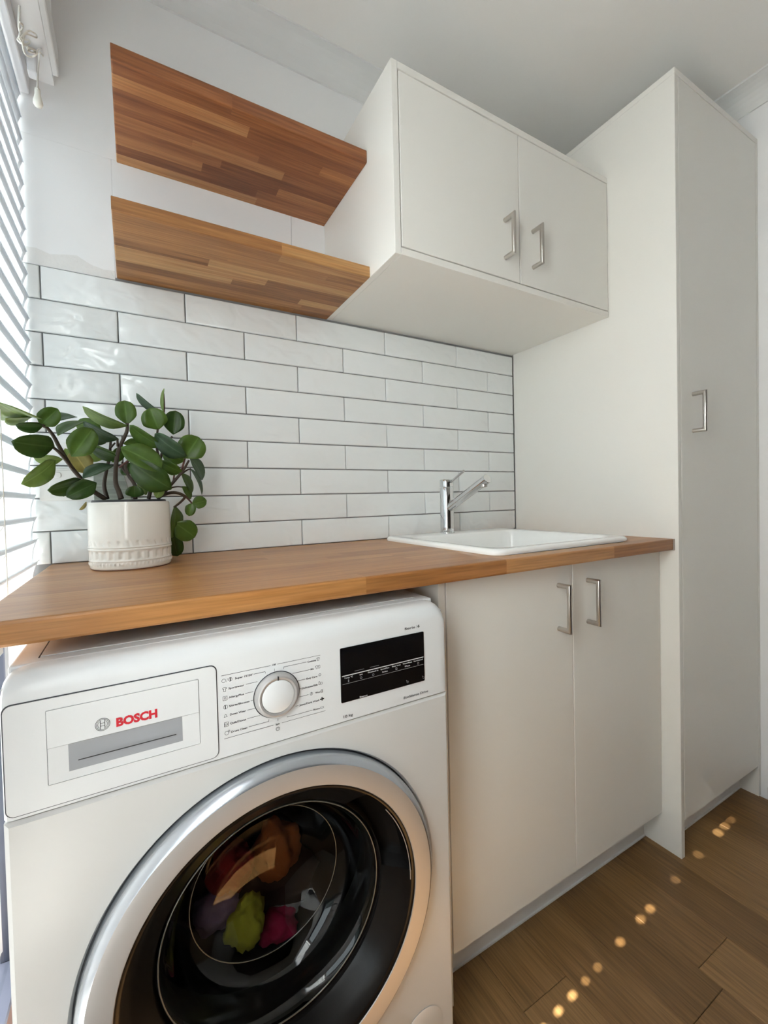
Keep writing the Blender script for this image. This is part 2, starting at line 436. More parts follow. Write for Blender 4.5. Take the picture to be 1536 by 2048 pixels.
cornice('trim_3', 'y', YF, -0.072, XL, 1)
struct(obj('trim_4', box((XL, WIN_Y, 1.985), (XL + 0.012, -0.03, 2.045), 0.002), M_trimw))   # head architrave over the blind
struct(obj('baseboard_right', box((XR - 0.014, YF, 0.0), (XR, -0.625, 0.045), 0.003), M_brown))

# ---- glazed opening on the left, frame to the floor
win = struct(obj('window_1', box((XG - 0.015, WIN_Y, 1.945), (XG + 0.015, 0.0, 1.983)), M_alu))
obj('frame_jamb', box((XG - 0.015, -0.036, 0.06), (XG + 0.015, -0.0005, 1.945), 0.002), M_alu, win)
obj('frame_jamb', box((XG - 0.015, WIN_Y, 0.38), (XG + 0.015, WIN_Y + 0.045, 1.945), 0.002), M_alu, win)
obj('sun_block_mullion', box((XG - 0.015, -0.665, 0.06), (XG + 0.015, -0.615, 1.945), 0.002), M_alu, win)  # out of view, set here to stop sun leaking between two blinds
obj('sun_block_mullion', box((XG - 0.015, -0.917, 0.38), (XG + 0.015, -0.867, 1.945), 0.002), M_alu, win)  # added out of view to block the sunbeam beside the third blind
obj('bottom_track', box((XG - 0.03, -0.664, 0.0), (XG + 0.025, -0.0005, 0.06), 0.003), M_alu, win)
obj('bottom_track', box((XG - 0.012, WIN_Y, 0.34), (XG + 0.012, -0.665, 0.38), 0.003), M_alu, win)
obj('pane', box((XG - 0.003, -0.615, 0.06), (XG + 0.003, -0.036, 1.945)), M_glass, win)
obj('pane', box((XG - 0.003, WIN_Y + 0.045, 0.38), (XG + 0.003, -0.665, 1.945)), M_glass, win)
obj('sill_tile', box((XG + 0.026, -0.664, -0.012), (XL - 0.0, -0.0005, 0.001)), M_terra, win)
# outside
struct(obj('patio', box((-9.0, -8.0, -0.12), (-1.60, 4.0, -0.06)), M_paving))
fence = empty('garden_fence', (-4.5, -1.0, -0.06), 'dark grey-green board fence seen through the glass beside the washing machine', 'fence')
for i in range(24):
    obj('fence_board', box((-4.52, -5 + i * 0.3, -0.06), (-4.5, -5 + i * 0.3 + 0.29, 1.15)), M_fence, fence)

# ------------------------------------------------------------------ cabinets
def handle(parent, x, yface, z0, z1, proj=0.031, r=0.0058):
    p = [(x, yface, z0), (x, yface - proj, z0), (x, yface - proj, z1), (x, yface, z1)]
    o = obj('handle', tube(p, r, 14), M_steel, parent, smooth=40, label='brushed nickel bar handle')
    return o
FU, FT, FB = -0.407, -0.603, -0.5524
bv = 0.0008
wc = empty('wall_cabinet', (-0.388, 0, TILE_TOP), 'white two-door overhead cabinet fixed above the sink', 'cabinet')
ZU0, ZU1, XU = 1.5785, 2.005, -0.776
obj('side_panel', box((XU, FU, ZU0), (XU + 0.016, -0.004, ZU1), 0.0008), M_white, wc)
obj('bottom_panel', box((XU + 0.0168, FU, ZU0 + 0.0004), (-0.0008, -0.002, ZU0 + 0.0165), 0.0006), M_white, wc)
obj('top_panel', box((XU + 0.0165, FU, ZU1 - 0.016), (-0.0008, -0.002, ZU1), 0.0006), M_white, wc)
obj('back_panel', box((XU + 0.0165, -0.012, ZU0 + 0.017), (-0.0008, -0.003, ZU1 - 0.0165)), M_gap, wc)
obj('door_gap_shade', box((XU + 0.0165, FU + 0.018, ZU0 + 0.017), (-0.0008, FU + 0.022, ZU1 - 0.0165)), M_gap, wc)
for (a, b, hx) in ((XU + 0.0190, -0.3866, -0.439), (-0.3836, -0.0032, -0.335)):
    d = obj('door', box((a, FU, ZU0 + 0.0196), (b, FU + 0.017, ZU1 - 0.0192), bv), M_white, wc)
    handle(d, hx, FU, 1.6515, 1.7475)

tc_ = empty('tall_cabinet', (0.253, 0, 0), 'tall white single-door pantry cupboard standing against the right wall', 'cabinet')
ZT = 2.177
obj('side_panel', box((0.0, FT, 0.0), (0.017, -0.008, ZT - 0.0165), 0.0008), M_white, tc_)
obj('top_panel', box((0.0, FT, ZT - 0.016), (XR - 0.001, -0.008, ZT), 0.0008), M_white, tc_)
obj('filler_panel', box((0.4895, FT, 0.0), (XR - 0.001, -0.008, ZT - 0.0165), 0.0008), M_white, tc_)
obj('door_gap_shade', box((0.0172, FT + 0.018, 0.10), (0.489, FT + 0.022, ZT - 0.017)), M_gap, tc_)
d = obj('door', box((0.0188, FT, 0.104), (0.4875, FT + 0.017, ZT - 0.0195), bv), M_white, tc_)
handle(d, 0.081, FT, 1.2022, 1.3056)
obj('kickboard', box((0.0172, FT + 0.055, 0.0), (0.489, FT + 0.070, 0.103)), M_kick, tc_)
obj('floor_sealant', box((0.0172, FT + 0.051, 0.0), (0.489, FT + 0.0549, 0.004)), M_seal, tc_)

bc = empty('base_cabinet', (-0.39, 0, 0), 'white two-door base cabinet under the sink', 'cabinet')
ZB1 = 0.868
obj('side_panel', box((-0.7855, FB, 0.0), (-0.7685, -0.008, ZB1), 0.0008), M_white, bc)
obj('door_gap_shade', box((-0.768, FB + 0.018, 0.10), (-0.001, FB + 0.022, ZB1 - 0.003)), M_gap, bc)
for (a, b, hx) in ((-0.7660, -0.3855, -0.4348), (-0.3825, -0.0026, -0.327)):
    d = obj('door', box((a, FB, 0.104), (b, FB + 0.017, ZB1 - 0.002), bv), M_white, bc)
    handle(d, hx, FB, 0.7132, 0.8164)
obj('kickboard', box((-0.768, -0.4985, 0.0), (-0.001, -0.484, 0.103)), M_kick, bc)
obj('floor_sealant', box((-0.768, -0.5025, 0.0), (-0.001, -0.4986, 0.004)), M_seal, bc)

# ------------------------------------------------------------------ glued stave boards
def stave_board(parent, x0, x1, y0, y1, z0, z1, rows, lens, m, hole=None, rnd=0.0025):
    """rows of staves along x between y0 (front) and y1 (wall)"""
    h = (y1 - y0) / rows
    for i in range(rows):
        a, b = y0 + i * h, y0 + (i + 1) * h
        x = x0; cuts = [x0]; x = x0 + random.uniform(0.12, lens[1])
        while x < x1 - 0.08: cuts.append(x); x += random.uniform(*lens)
        cuts.append(x1)
        for c0, c1 in zip(cuts, cuts[1:]):
            parts = [(c0, c1)]
            if hole and a < hole[3] and b > hole[2]:
                parts = [(p, q) for p, q in ((c0, min(c1, hole[0])), (max(c0, hole[1]), c1)) if q - p > 0.004]
            for p, q in parts:
                bm = box((p, a, z0), (q, b, z1))
                ed = []
                for e in bm.edges:
                    v0, v1 = e.verts[0].co, e.verts[1].co
                    m1 = (v0 + v1) / 2
                    if i == 0 and abs(m1.y - a) < 1e-6 and abs(v0.x - v1.x) > 1e-4: ed.append(e)
                    elif abs(p - x0) < 1e-6 and abs(m1.x - x0) < 1e-6 and abs(v0.y - v1.y) > 1e-4: ed.append(e)
                if ed: bmesh.ops.bevel(bm, geom=ed, offset=rnd, segments=2, affect='EDGES', profile=0.5)
                obj('stave', bm, m, parent)
wt = empty('countertop', (-0.733, -0.3, TOP - 0.03), 'oak butcher-block worktop over the washing machine and base cabinet', 'countertop')
SX0, SX1, SY0, SY1 = -0.618, -0.128, -0.542, -0.052        # sink outer rim
stave_board(wt, -1.467, -0.0008, -0.591, -0.0075, TOP - 0.031, TOP, 14, (0.28, 0.62), M_oak_top, (SX0 + 0.03, SX1 - 0.03, SY0 + 0.03, SY1 - 0.02), 0.004)
obj('end_cap', box((-0.0075, -0.5935, TOP - 0.0315), (-0.0008, -0.5912, TOP + 0.0003), 0.0008), mat('worktop_end_sealant', (0.42, 0.36, 0.32), 0.5), wt)

sh = empty('floating_shelf', (-1.045, 0, 1.857), 'upper floating shelf of reddish-brown oak staves', 'shelf', 'floating oak shelves')
stave_board(sh, -1.309, XU - 0.001, -0.285, -0.0025, 1.8565, 1.887, 9, (0.18, 0.5), M_oak_up)
sh2 = empty('floating_shelf', (-1.045, 0, TILE_TOP), 'lower floating shelf of tan oak staves just above the tiles', 'shelf', 'floating oak shelves')
stave_board(sh2, -1.317, XU - 0.001, -0.2865, -0.0025, 1.5775, 1.6045, 9, (0.18, 0.5), M_oak_lo)

# ------------------------------------------------------------------ venetian blinds in the opening
PITCH = 0.0485
def slat_mesh(length, sm, hole_y=None, half=0.0032, hw=0.11, name='slat'):
    """curved 50 mm slat with lipped edges, along y, centred; optional cord slot at hole_y"""
    tilt = R(80.0); W = 0.0535
    ws = [-0.5, -0.28, -hw, 0.0, hw, 0.28, 0.5]
    ys = [-length / 2, length / 2]
    if hole_y is not None: ys = [-length / 2, hole_y - half, hole_y + half, length / 2]
    def pt(w, y):
        s = w * W; crown = 0.0032 * (1 - (2 * w) ** 2)
        # along-slat direction rises towards the room; crown bulges out and up
        return Vector((s * math.cos(tilt) - crown * math.sin(tilt), y, s * math.sin(tilt) + crown * math.cos(tilt)))
    bm = bmesh.new(); G = [[bm.verts.new(pt(w, y)) for w in ws] for y in ys]
    for i in range(len(ys) - 1):
        for j in range(len(ws) - 1):
            if hole_y is not None and i == 1 and j in (2, 3): continue
            bm.faces.new((G[i][j], G[i][j + 1], G[i + 1][j + 1], G[i + 1][j]))
    # rolled lips give the edges their thickness
    for j, sg in ((0, -1), (len(ws) - 1, 1)):
        lip = [bm.verts.new(G[i][j].co + Vector((math.sin(tilt), 0, -math.cos(tilt))) * 0.0024) for i in range(len(ys))]
        for i in range(len(ys) - 1): bm.faces.new((G[i][j], G[i + 1][j], lip[i + 1], lip[i]))
    me = bpy.data.meshes.new(name); bm.to_mesh(me); bm.free(); me.materials.append(sm)
    for p in me.polygons: p.use_smooth = True
    return me
XB = -1.4905
SLOT_OPEN = [(x - XB) / 0.96 for x in (0.2915, 0.2389, 0.1943, -0.1979, -0.2465, -0.2832, -0.3419, -0.5338, -0.5793)]
SLOT_PART = [(x - XB) / 0.96 for x in (0.048, -0.0878, -0.4338, -0.4804, -0.6137, -0.66, -0.71)]
def blind(label, y0, y1, zlow, cords, hole=None, sm=M_slat):
    b = empty('venetian_blind', (XB, (y0 + y1) / 2, zlow), label, 'blind')
    yc = (y0 + y1) / 2; me = slat_mesh(y1 - y0 - 0.004, sm)
    wide = narrow = me
    if hole is not None: wide, narrow = slat_mesh(y1 - y0 - 0.004, sm, hole - yc), slat_mesh(y1 - y0 - 0.004, sm, hole - yc, 0.0022, 0.06)
    z = 1.905
    while z > zlow + 0.03:
        # cord slots
        near = lambda L_: any(abs(z - q) < PITCH / 2 for q in L_)
        put('slat', wide if near(SLOT_OPEN) else narrow if near(SLOT_PART) else me, (XB, yc, z), b); z -= PITCH
    obj('headrail', box((XB - 0.03, y0, 1.938), (XB + 0.022, y1, 1.98), 0.002), M_rail, b)
    obj('bottom_rail', box((XB - 0.022, y0, zlow), (XB + 0.006, y1, zlow + 0.014), 0.003), M_rail, b)
    for cy in cords:
        obj('ladder_cord', tube([(XB + 0.0125, cy, zlow + 0.01), (XB + 0.0125, cy, 1.94)], 0.0009, 6), M_cord, b)
        obj('ladder_cord', tube([(XB - 0.0150, cy, zlow + 0.01), (XB - 0.0150, cy, 1.94)], 0.0007, 6), M_cord, b)
        bm = bmesh.new(); zz = 1.905
        while zz > zlow + 0.03:
            tube([(XB - 0.0145, cy - 0.001, zz - 0.026), (XB + 0.0122, cy - 0.001, zz + 0.019)], 0.0006, 5, bm=bm); zz -= PITCH
        r = obj('ladder_rungs', bm, M_cord, b)
    return b
b1 = blind('white venetian blind ending above the worktop beside the potted plant', -0.635, -0.012, 0.852, (-0.33, -0.56))
b2 = blind('second white venetian blind, out of view, guessed from the floor sun dots', -0.890, -0.637, 0.355, (-0.752,), -0.733, M_slat_b)  # unseen blind, placed to cast the sun dots and hold back other light
b3 = blind('third white venetian blind, added out of view to light the room through translucent slats', WIN_Y + 0.02, -0.892, 0.90, (-1.05,), None, M_slat2)  # unseen blind, added as the room's main soft light
zz8 = lambda a, b, x=-1.436: at(a / 8.535, b / 8.535, 'x', x)
tang = [(330, 100), (320, 450), (350, 600), (300, 680), (400, 760), (490, 740), (500, 690), (400, 670), (370, 640), (430, 560), (520, 530), (610, 590),
        (620, 640), (520, 600), (430, 580), (400, 640), (390, 800), (430, 920), (520, 970), (620, 930), (650, 850), (780, 830), (900, 880), (960, 1000),
        (940, 1090), (850, 1075), (740, 960), (680, 900), (660, 1050), (645, 1300), (640, 1510)]
pth = [zz8(a, b, -1.437 + 0.006 * math.sin(i * 1.7)) for i, (a, b) in enumerate(tang)]
obj('pull_cord', tube(smooth_path(pth, 5), 0.0015, 6), M_cord, b1, smooth=True)
tang2 = [(480, 800), (600, 860), (560, 900), (470, 860), (540, 830), (610, 900), (500, 880), (450, 800), (380, 720), (330, 640), (360, 520), (390, 440), (340, 380)]
obj('pull_cord', tube(smooth_path([zz8(a, b, -1.434 + 0.005 * math.cos(i * 2.1)) for i, (a, b) in enumerate(tang2)], 5), 0.0015, 6), M_cord, b1, smooth=True)
obj('cord_lock', box(zz8(560, 1300, -1.452) - Vector((0.008, 0.012, 0.0)), zz8(560, 1300, -1.452) + Vector((0.008, 0.010, 0.05)), 0.003, 2), M_rail, b1)
tp = zz8(640, 1515)
obj('tassel', lathe([(0.0, 0.001), (0.0042, 0.0), (0.0050, -0.004), (0.0048, -0.011), (0.0062, -0.018), (0.0080, -0.024), (0.0082, -0.029), (0.0060, -0.034), (0.0, -0.036)], 20, tp, 'z'), M_tassel, b1, smooth=True, label='cream acorn-shaped cord tassel')

# ------------------------------------------------------------------ sink and tap
def rect_loop(bm, x0, x1, y0, y1, z, r, n=6):
    return [bm.verts.new((x, y, z)) for x, y in rrect(x0, x1, y0, y1, r, n)]
SX0, SX1, SY0, SY1 = -0.622, -0.124, -0.546, -0.046
sk = empty('sink', ((SX0 + SX1) / 2, (SY0 + SY1) / 2, TOP), 'white ceramic drop-in sink set into the oak worktop', 'sink')
bm = bmesh.new(); loops = []
def lp(i, z, r, b=None):
    loops.append(rect_loop(bm, SX0 + i, SX1 - i, SY0 + i, SY1 - i, z, r))
def lb(i, z, r):
    loops.append(rect_loop(bm, SX0 + 0.036 + i, SX1 - 0.036 - i, SY0 + 0.036 + i, SY1 - 0.088 - i, z, r))
lp(0.012, TOP - 0.004, 0.02); lp(0.001, TOP + 0.0003, 0.03); lp(0, TOP + 0.005, 0.03); lp(0.0015, TOP + 0.0095, 0.03); lp(0.005, TOP + 0.0125, 0.029); lp(0.010, TOP + 0.0135, 0.028); lp(0.018, TOP + 0.013, 0.025)
lb(-0.008, TOP + 0.0125, 0.05); lb(-0.003, TOP + 0.0105, 0.048); lb(0, TOP + 0.006, 0.046); lb(0.004, TOP - 0.04, 0.045); lb(0.012, TOP - 0.15, 0.045); lb(0.02, TOP - 0.172, 0.04); lb(0.05, TOP - 0.182, 0.03); lb(0.15, TOP - 0.187, 0.02)
for A, B in zip(loops, loops[1:]):
    for i in range(len(A)): j = (i + 1) % len(A); bm.faces.new((A[i], A[j], B[j], B[i]))
bm.faces.new(loops[-1])
bmesh.ops.recalc_face_normals(bm, faces=bm.faces)
# the loops run from outside to the bowl floor: make them face up/in
if sum(f.normal.z for f in bm.faces) < 0: bmesh.ops.reverse_faces(bm, faces=bm.faces)
obj('basin', bm, M_ceramic, sk, smooth=50)
obj('drain', lathe([(0.0, 0.003), (0.02, 0.002), (0.033, 0.004), (0.036, 0.0)], 24, ((SX0 + SX1) / 2, -0.31, TOP - 0.187), 'z'), M_chrome, sk, smooth=True)
TX, TY, TZ = -0.402, -0.090, TOP + 0.0130
tap = empty('tap', (TX, TY, TZ), 'chrome mixer tap with angled spout behind the sink bowl', 'tap')
obj('body', lathe([(0.0, 0.0), (0.0245, 0.0), (0.0245, 0.004), (0.0225, 0.006), (0.0225, 0.149), (0.0215, 0.1505), (0.0, 0.1505)], 40, (TX, TY, TZ), 'z'), M_chrome, tap, smooth=40)
obj('cap', lathe([(0.0, 0.1515), (0.0215, 0.1515), (0.0225, 0.1525), (0.0225, 0.174), (0.0212, 0.1758), (0.0, 0.1758)], 40, (TX, TY, TZ), 'z'), M_chrome, tap, smooth=40)
s0 = Vector((TX, TY - 0.005, TZ + 0.080)); s1 = Vector((TX + 0.004, TY - 0.190, TZ + 0.170))
sd = (s1 - s0).normalized()
sp = obj('spout', tube([s0, s1 - sd * 0.001, s1], [0.0138, 0.0138, 0.0128], 28), M_chrome, tap, smooth=40)
ar = s1 - sd * 0.018 + Vector((0, 0, -0.0120))
obj('aerator', tube([ar + Vector((0, 0, 0.004)), ar + Vector((0, -0.0015, -0.0045))], [0.0105, 0.0100], 20), M_steel, sp, smooth=40)
l0 = Vector((TX + 0.002, TY - 0.018, TZ + 0.166)); l1 = Vector((TX + 0.003, TY - 0.085, TZ + 0.199))
obj('lever', tube([l0, l1], 0.0040, 14), M_chrome, tap, smooth=40)

# ------------------------------------------------------------------ washing machine
X0, X1, FY, BY, WH, ZS = -1.429, -0.831, -0.635, -0.05, 0.848, 0.690
DX, DZ = -1.1265, 0.413
wm = empty('washing_machine', ((X0 + X1) / 2, (FY + BY) / 2, 0), 'white front-loading washing machine under the worktop', 'washing machine')
# front panel with the round opening
bm = bmesh.new(); zb = 0.035
angs = sorted(set([2 * math.pi * k / 120 for k in range(120)] + [math.atan2(z - DZ, x - DX) % (2 * math.pi) for x in (X0, X1) for z in (zb, ZS - 0.0015)]))
A = []; B = []; A2 = []; Cc = []
for a in angs:
    c, s = math.cos(a), math.sin(a)
    t = min([(v - DX) / c for v in (X0, X1) if (v - DX) * c > 1e-9] + [(v - DZ) / s for v in (zb, ZS - 0.0015) if (v - DZ) * s > 1e-9])
    A.append((DX + c * t, DZ + s * t)); B.append((DX + c * 0.2560, DZ + s * 0.2560)); A2.append((DX + c * min(t * 0.985, t - 0.004), DZ + s * min(t * 0.985, t - 0.004))); Cc.append((DX + c * 0.2525, DZ + s * 0.2525))
E0 = [bm.verts.new((x, FY + 0.012, z)) for x, z in A]; E1 = [bm.verts.new((x, FY + 0.0035, z)) for x, z in A]; E2 = [bm.verts.new((x, FY, z)) for x, z in A2]
E3 = [bm.verts.new((x, FY, z)) for x, z in B]; E4 = [bm.verts.new((x, FY + 0.006, z)) for x, z in Cc]; E5 = [bm.verts.new((x, FY + 0.035, z)) for x, z in Cc]
n = len(angs)
for P, Q in ((E0, E1), (E1, E2), (E2, E3), (E3, E4), (E4, E5)):
    for i in range(n): j = (i + 1) % n; bm.faces.new((P[i], P[j], Q[j], Q[i]))
bmesh.ops.recalc_face_normals(bm, faces=bm.faces)
fp = obj('front_panel', bm, M_enamel, wm, smooth=35)
for a, b in ((X0, X0 + 0.004), (X1 - 0.004, X1)):
    obj('side_panel', box((a, FY + 0.0122, zb), (b, BY, ZS + 0.143), 0.0012), M_enamel, wm)
obj('back_panel', box((X0 + 0.0042, BY - 0.005, zb), (X1 - 0.0042, BY, ZS + 0.13)), M_dark, wm)
obj('base_panel', box((X0 + 0.0042, FY + 0.02, zb), (X1 - 0.0042, BY - 0.006, zb + 0.01)), M_dark, wm)
for fx in (X0 + 0.05, X1 - 0.05):
    for fy in (FY + 0.07, BY - 0.06):
        obj('foot', lathe([(0, 0.0), (0.02, 0.0), (0.022, 0.005), (0.012, 0.012), (0.012, zb)], 16, (fx, fy, 0), 'z'), M_rubber, wm)
# top panel: raised rim and sunken worktop plate
obj('top_panel', box((X0 + 0.001, -0.5955, 0.834), (X1 - 0.001, BY, WH - 0.0002), 0.003, 2), M_plastic, wm)
tpn = obj('top_inlay', box((X0 + 0.028, -0.575, WH - 0.0001), (X1 - 0.028, BY - 0.02, WH + 0.0012), 0.0008), M_enamel, wm)
for a in (X0 + 0.0262, X1 - 0.0277):
    obj('top_groove', box((a, -0.577, WH - 0.0002), (a + 0.0015, BY - 0.02, WH + 0.0004)), M_dark if a < -1.2 else M_edge, tpn)
# control panel (fascia)
bm = bmesh.new(); secs = []
ends = [(0.0, 0.020, 0.006), (0.003, 0.012, 0.0015), (0.008, 0.006, 0.0), (0.015, 0.002, 0.0), (0.024, 0.0, 0.0)]
xs = [(X0 + d, dz * 0.6, dy) for d, dz, dy in ends] + [(X1 - d, dz, dy) for d, dz, dy in reversed(ends)]
rr_ = 0.026
for x, dz, dy in xs:
    pr = [(FY + dy, ZS + 0.0015)]
    pr.append((FY + dy, WH - rr_ - dz))
    for k in range(1, 9): t = R(90 * k / 8); pr.append((FY + dy + rr_ * (1 - math.cos(t)), WH - rr_ - dz + rr_ * math.sin(t)))
    pr += [(-0.5965, WH - dz), (-0.5965, ZS + 0.0015)]
    secs.append([bm.verts.new((x, y, z)) for y, z in pr])
for P, Q in zip(secs, secs[1:]):
    for i in range(len(P)): j = (i + 1) % len(P); bm.faces.new((P[i], P[j], Q[j], Q[i]))
bm.faces.new(secs[0]); bm.faces.new(secs[-1][::-1]); bmesh.ops.recalc_face_normals(bm, faces=bm.faces)
cp = obj('control_panel', bm, M_plastic, wm, smooth=30)

def text(s, x0, z0, h, m, parent, x1=None, align='LEFT', y=FY - 0.0004, bold=0.022, name='lettering', ital=0.0, ygap=0.0003):
    """flat lettering on the machine's face; cap height h, optionally fitted to end at x1"""
    cu = bpy.data.curves.new('t', 'FONT'); cu.body = s; cu.resolution_u = 3; cu.size = 1.0; cu.offset = bold; cu.shear = ital
    o = bpy.data.objects.new('t', cu); me = bpy.data.meshes.new_from_object(o)
    bpy.data.objects.remove(o); bpy.data.curves.remove(cu)
    if not len(me.vertices): return
    lx = min(v.co.x for v in me.vertices); hx = max(v.co.x for v in me.vertices)
    sz = h / 0.70; sx = sz if x1 is None else (x1 - x0) / (hx - lx)
    off = 0 if align == 'LEFT' else (hx - lx) * sx if align == 'RIGHT' else (hx - lx) * sx / 2
    for v in me.vertices: v.co = Vector(((v.co.x - lx) * sx - off, 0.0, v.co.y * sz))
    me.materials.append(m); me.name = name
    return put(name, me, (x0, y, z0), parent)
def line(pts, w, m, parent, y=FY - 0.0004, name='printed_line'):
    bm = bmesh.new()
    for (ax, az), (bx, bz) in zip(pts, pts[1:]):
        d = Vector((bx - ax, 0, bz - az)).normalized(); nn = Vector((-d.z, 0, d.x)) * w / 2; e = d * w / 2
        a = Vector((ax, y, az)) - e; b = Vector((bx, y, bz)) + e
        bm.faces.new([bm.verts.new(p) for p in (a - nn, b - nn, b + nn, a + nn)])
    return obj(name, bm, m, parent)
def ring_outline(pts, w, m, parent, y=FY - 0.0004, name='icon'):
    return line(pts + [pts[0]], w, m, parent, y, name)
def circ(cx, cz, r, n=20, a0=0, a1=360): return [(cx + r * math.cos(R(a0 + (a1 - a0) * k / n)), cz + r * math.sin(R(a0 + (a1 - a0) * k / n))) for k in range(n + (a1 - a0 < 360))]
PL = 0.0005
TD = 0.0025
line([(-1.2033, 0.8011), (-1.1385, 0.8011)], PL, M_print, cp); line([(-1.1285, 0.8011), (-1.0648, 0.8011)], PL, M_print, cp)
line([(-1.2022, 0.7163), (-1.1370, 0.7163)], PL, M_print, cp); line([(-1.1245, 0.7163), (-1.0589, 0.7163)], PL, M_print, cp)
text('Off', -1.1335, 0.8000, TD, M_print, cp, align='CENTER'); text('Spin', -1.1308, 0.7152, TD, M_print, cp, align='CENTER')
ring_outline(circ(-1.1308, 0.7095, 0.0024), PL, M_print, cp); line([(-1.1308, 0.7095), (-1.1300, 0.7103)], 0.0005, M_print, cp, name='icon')
left = [("Super 15'/30'", 0.7927, -1.1863, -1.1634), ('Sportswear', 0.7811, -1.1951, -1.1748), ('AllergyPlus', 0.7690, -1.1952, -1.1754), ('Shirts/Blouses', 0.7573, -1.1950, -1.1684),
        ('Down Wear', 0.7456, -1.1943, -1.1733), ('Quilt/Duvet', 0.7337, -1.1947, -1.1737), ('Drum Clean', 0.7220, -1.1934, -1.1723)]
for s, z, a, b in left: text(s, a, z, TD, M_print, cp, b)
right = [('Cottons', 0.7937, -1.0847, -1.0715), ('Mix', 0.7818, -1.0801, -1.0748), ('Easy Care', 0.7695, -1.0869, -1.0701), ('Delicates/Silk', 0.7570, -1.0941, -1.0695), ('Wool', 0.7455, -1.0739, -1.0660),
         ('Jeans/Dark Wash', 0.7334, -1.0986, -1.0680), ('Rinse', 0.7212, -1.0774, -1.0676)]
for s, z, a, b in right: text(s, a, z, TD, M_print, cp, b)
KX, KZ = -1.1305, 0.7585
def lead(*p): line(list(p), PL, M_print, cp)
lead((-1.1615, 0.7942), (-1.1462, 0.7942), (-1.1457, 0.7918)); lead((-1.1725, 0.7827), (-1.1572, 0.7827)); lead((-1.1735, 0.7703), (-1.1630, 0.7703))
lead((-1.1665, 0.7587), (-1.1640, 0.7587)); lead((-1.1712, 0.7468), (-1.1617, 0.7468)); lead((-1.1717, 0.7352), (-1.1548, 0.7352)); lead((-1.1700, 0.7235), (-1.1432, 0.7235), (-1.1428, 0.7262))
lead((-1.1330, 0.7955), (-1.1330, 0.7918)); lead((-1.1303, 0.7205), (-1.1303, 0.7238))
lead((-1.0862, 0.7952), (-1.1195, 0.7952), (-1.1200, 0.7925)); lead((-1.0816, 0.7830), (-1.1075, 0.7830)); lead((-1.0885, 0.7706), (-1.1012, 0.7706)); lead((-1.0955, 0.7582), (-1.0985, 0.7582))
lead((-1.0845, 0.7468), (-1.0990, 0.7468)); lead((-1.1000, 0.7347), (-1.1040, 0.7347)); lead((-1.0790, 0.7224), (-1.1165, 0.7224), (-1.1170, 0.7235))
# programme icons
def shirt(cx, cz, s): return [(cx + x * s, cz + z * s) for x, z in ((-1, .6), (-.4, 1), (.4, 1), (1, .6), (.7, .1), (.5, .3), (.5, -1), (-.5, -1), (-.5, .3), (-.7, .1))]
def sq(cx, cz, s, t=None): t = t or s; return [(cx - s, cz - t), (cx + s, cz - t), (cx + s, cz + t), (cx - s, cz + t)]
for pts in (circ(-1.2008, 0.7940, 0.0024), circ(-1.1925, 0.7941, 0.0024), shirt(-1.2000, 0.7823, 0.0027), sq(-1.1998, 0.7702, 0.0026), circ(-1.1998, 0.7702, 0.0012, 8), circ(-1.1995, 0.7584, 0.0026),
            [(-1.2018, 0.7452), (-1.1978, 0.7452), (-1.1990, 0.7480), (-1.1998, 0.7490), (-1.2008, 0.7476)], sq(-1.1992, 0.7350, 0.0027), sq(-1.1992, 0.7350, 0.0018, 0.0008),
            circ(-1.1990, 0.7232, 0.0025), circ(-1.1962, 0.7252, 0.0013, 12),
            shirt(-1.0680, 0.7960, 0.0023), shirt(-1.0706, 0.7843, 0.0022), sq(-1.0667, 0.7843, 0.0012, 0.0021), circ(-1.0661, 0.7720, 0.0018, 6), sq(-1.0672, 0.7597, 0.0010, 0.0022), sq(-1.0640, 0.7590, 0.0012, 0.0015),
            circ(-1.0800, 0.7469, 0.0020), circ(-1.0637, 0.7482, 0.0012, 10), circ(-1.0637, 0.7458, 0.0012, 10), sq(-1.0640, 0.7224, 0.0024, 0.0010)):
    ring_outline(pts, 0.00042, M_print, cp)
line([(-1.1975, 0.7918), (-1.1958, 0.7960)], 0.0004, M_print, cp, name='icon')
line([(-1.1925, 0.7920), (-1.1925, 0.7962)], 0.0012, M_print, cp, name='icon')
line([(-1.1998, 0.7566), (-1.1998, 0.7602)], 0.0012, M_print, cp, name='icon')
line([(-1.0660, 0.7352), (-1.0612, 0.7352)], 0.0018, M_printblk, cp, name='icon'); line([(-1.0636, 0.7335), (-1.0636, 0.7375)], 0.0016, M_printblk, cp, name='icon')
line([(-1.0802, 0.7462), (-1.0800, 0.7490)], 0.0007, M_print, cp, name='icon')
text('Serie', -0.9164, 0.8128, 0.0040, M_print, cp, -0.8955); line([(-0.8930, 0.8122), (-0.8930, 0.8176)], 0.00035, M_print, cp); text('6', -0.8908, 0.8130, 0.0044, M_printblk, cp, -0.8868, bold=0.03)
text('EcoSilence Drive', -0.9215, 0.6990, 0.0038, M_print, cp, -0.8722, ital=0.12); text('10 kg', -1.0298, 0.6968, 0.0040, M_print, cp, -1.0139)
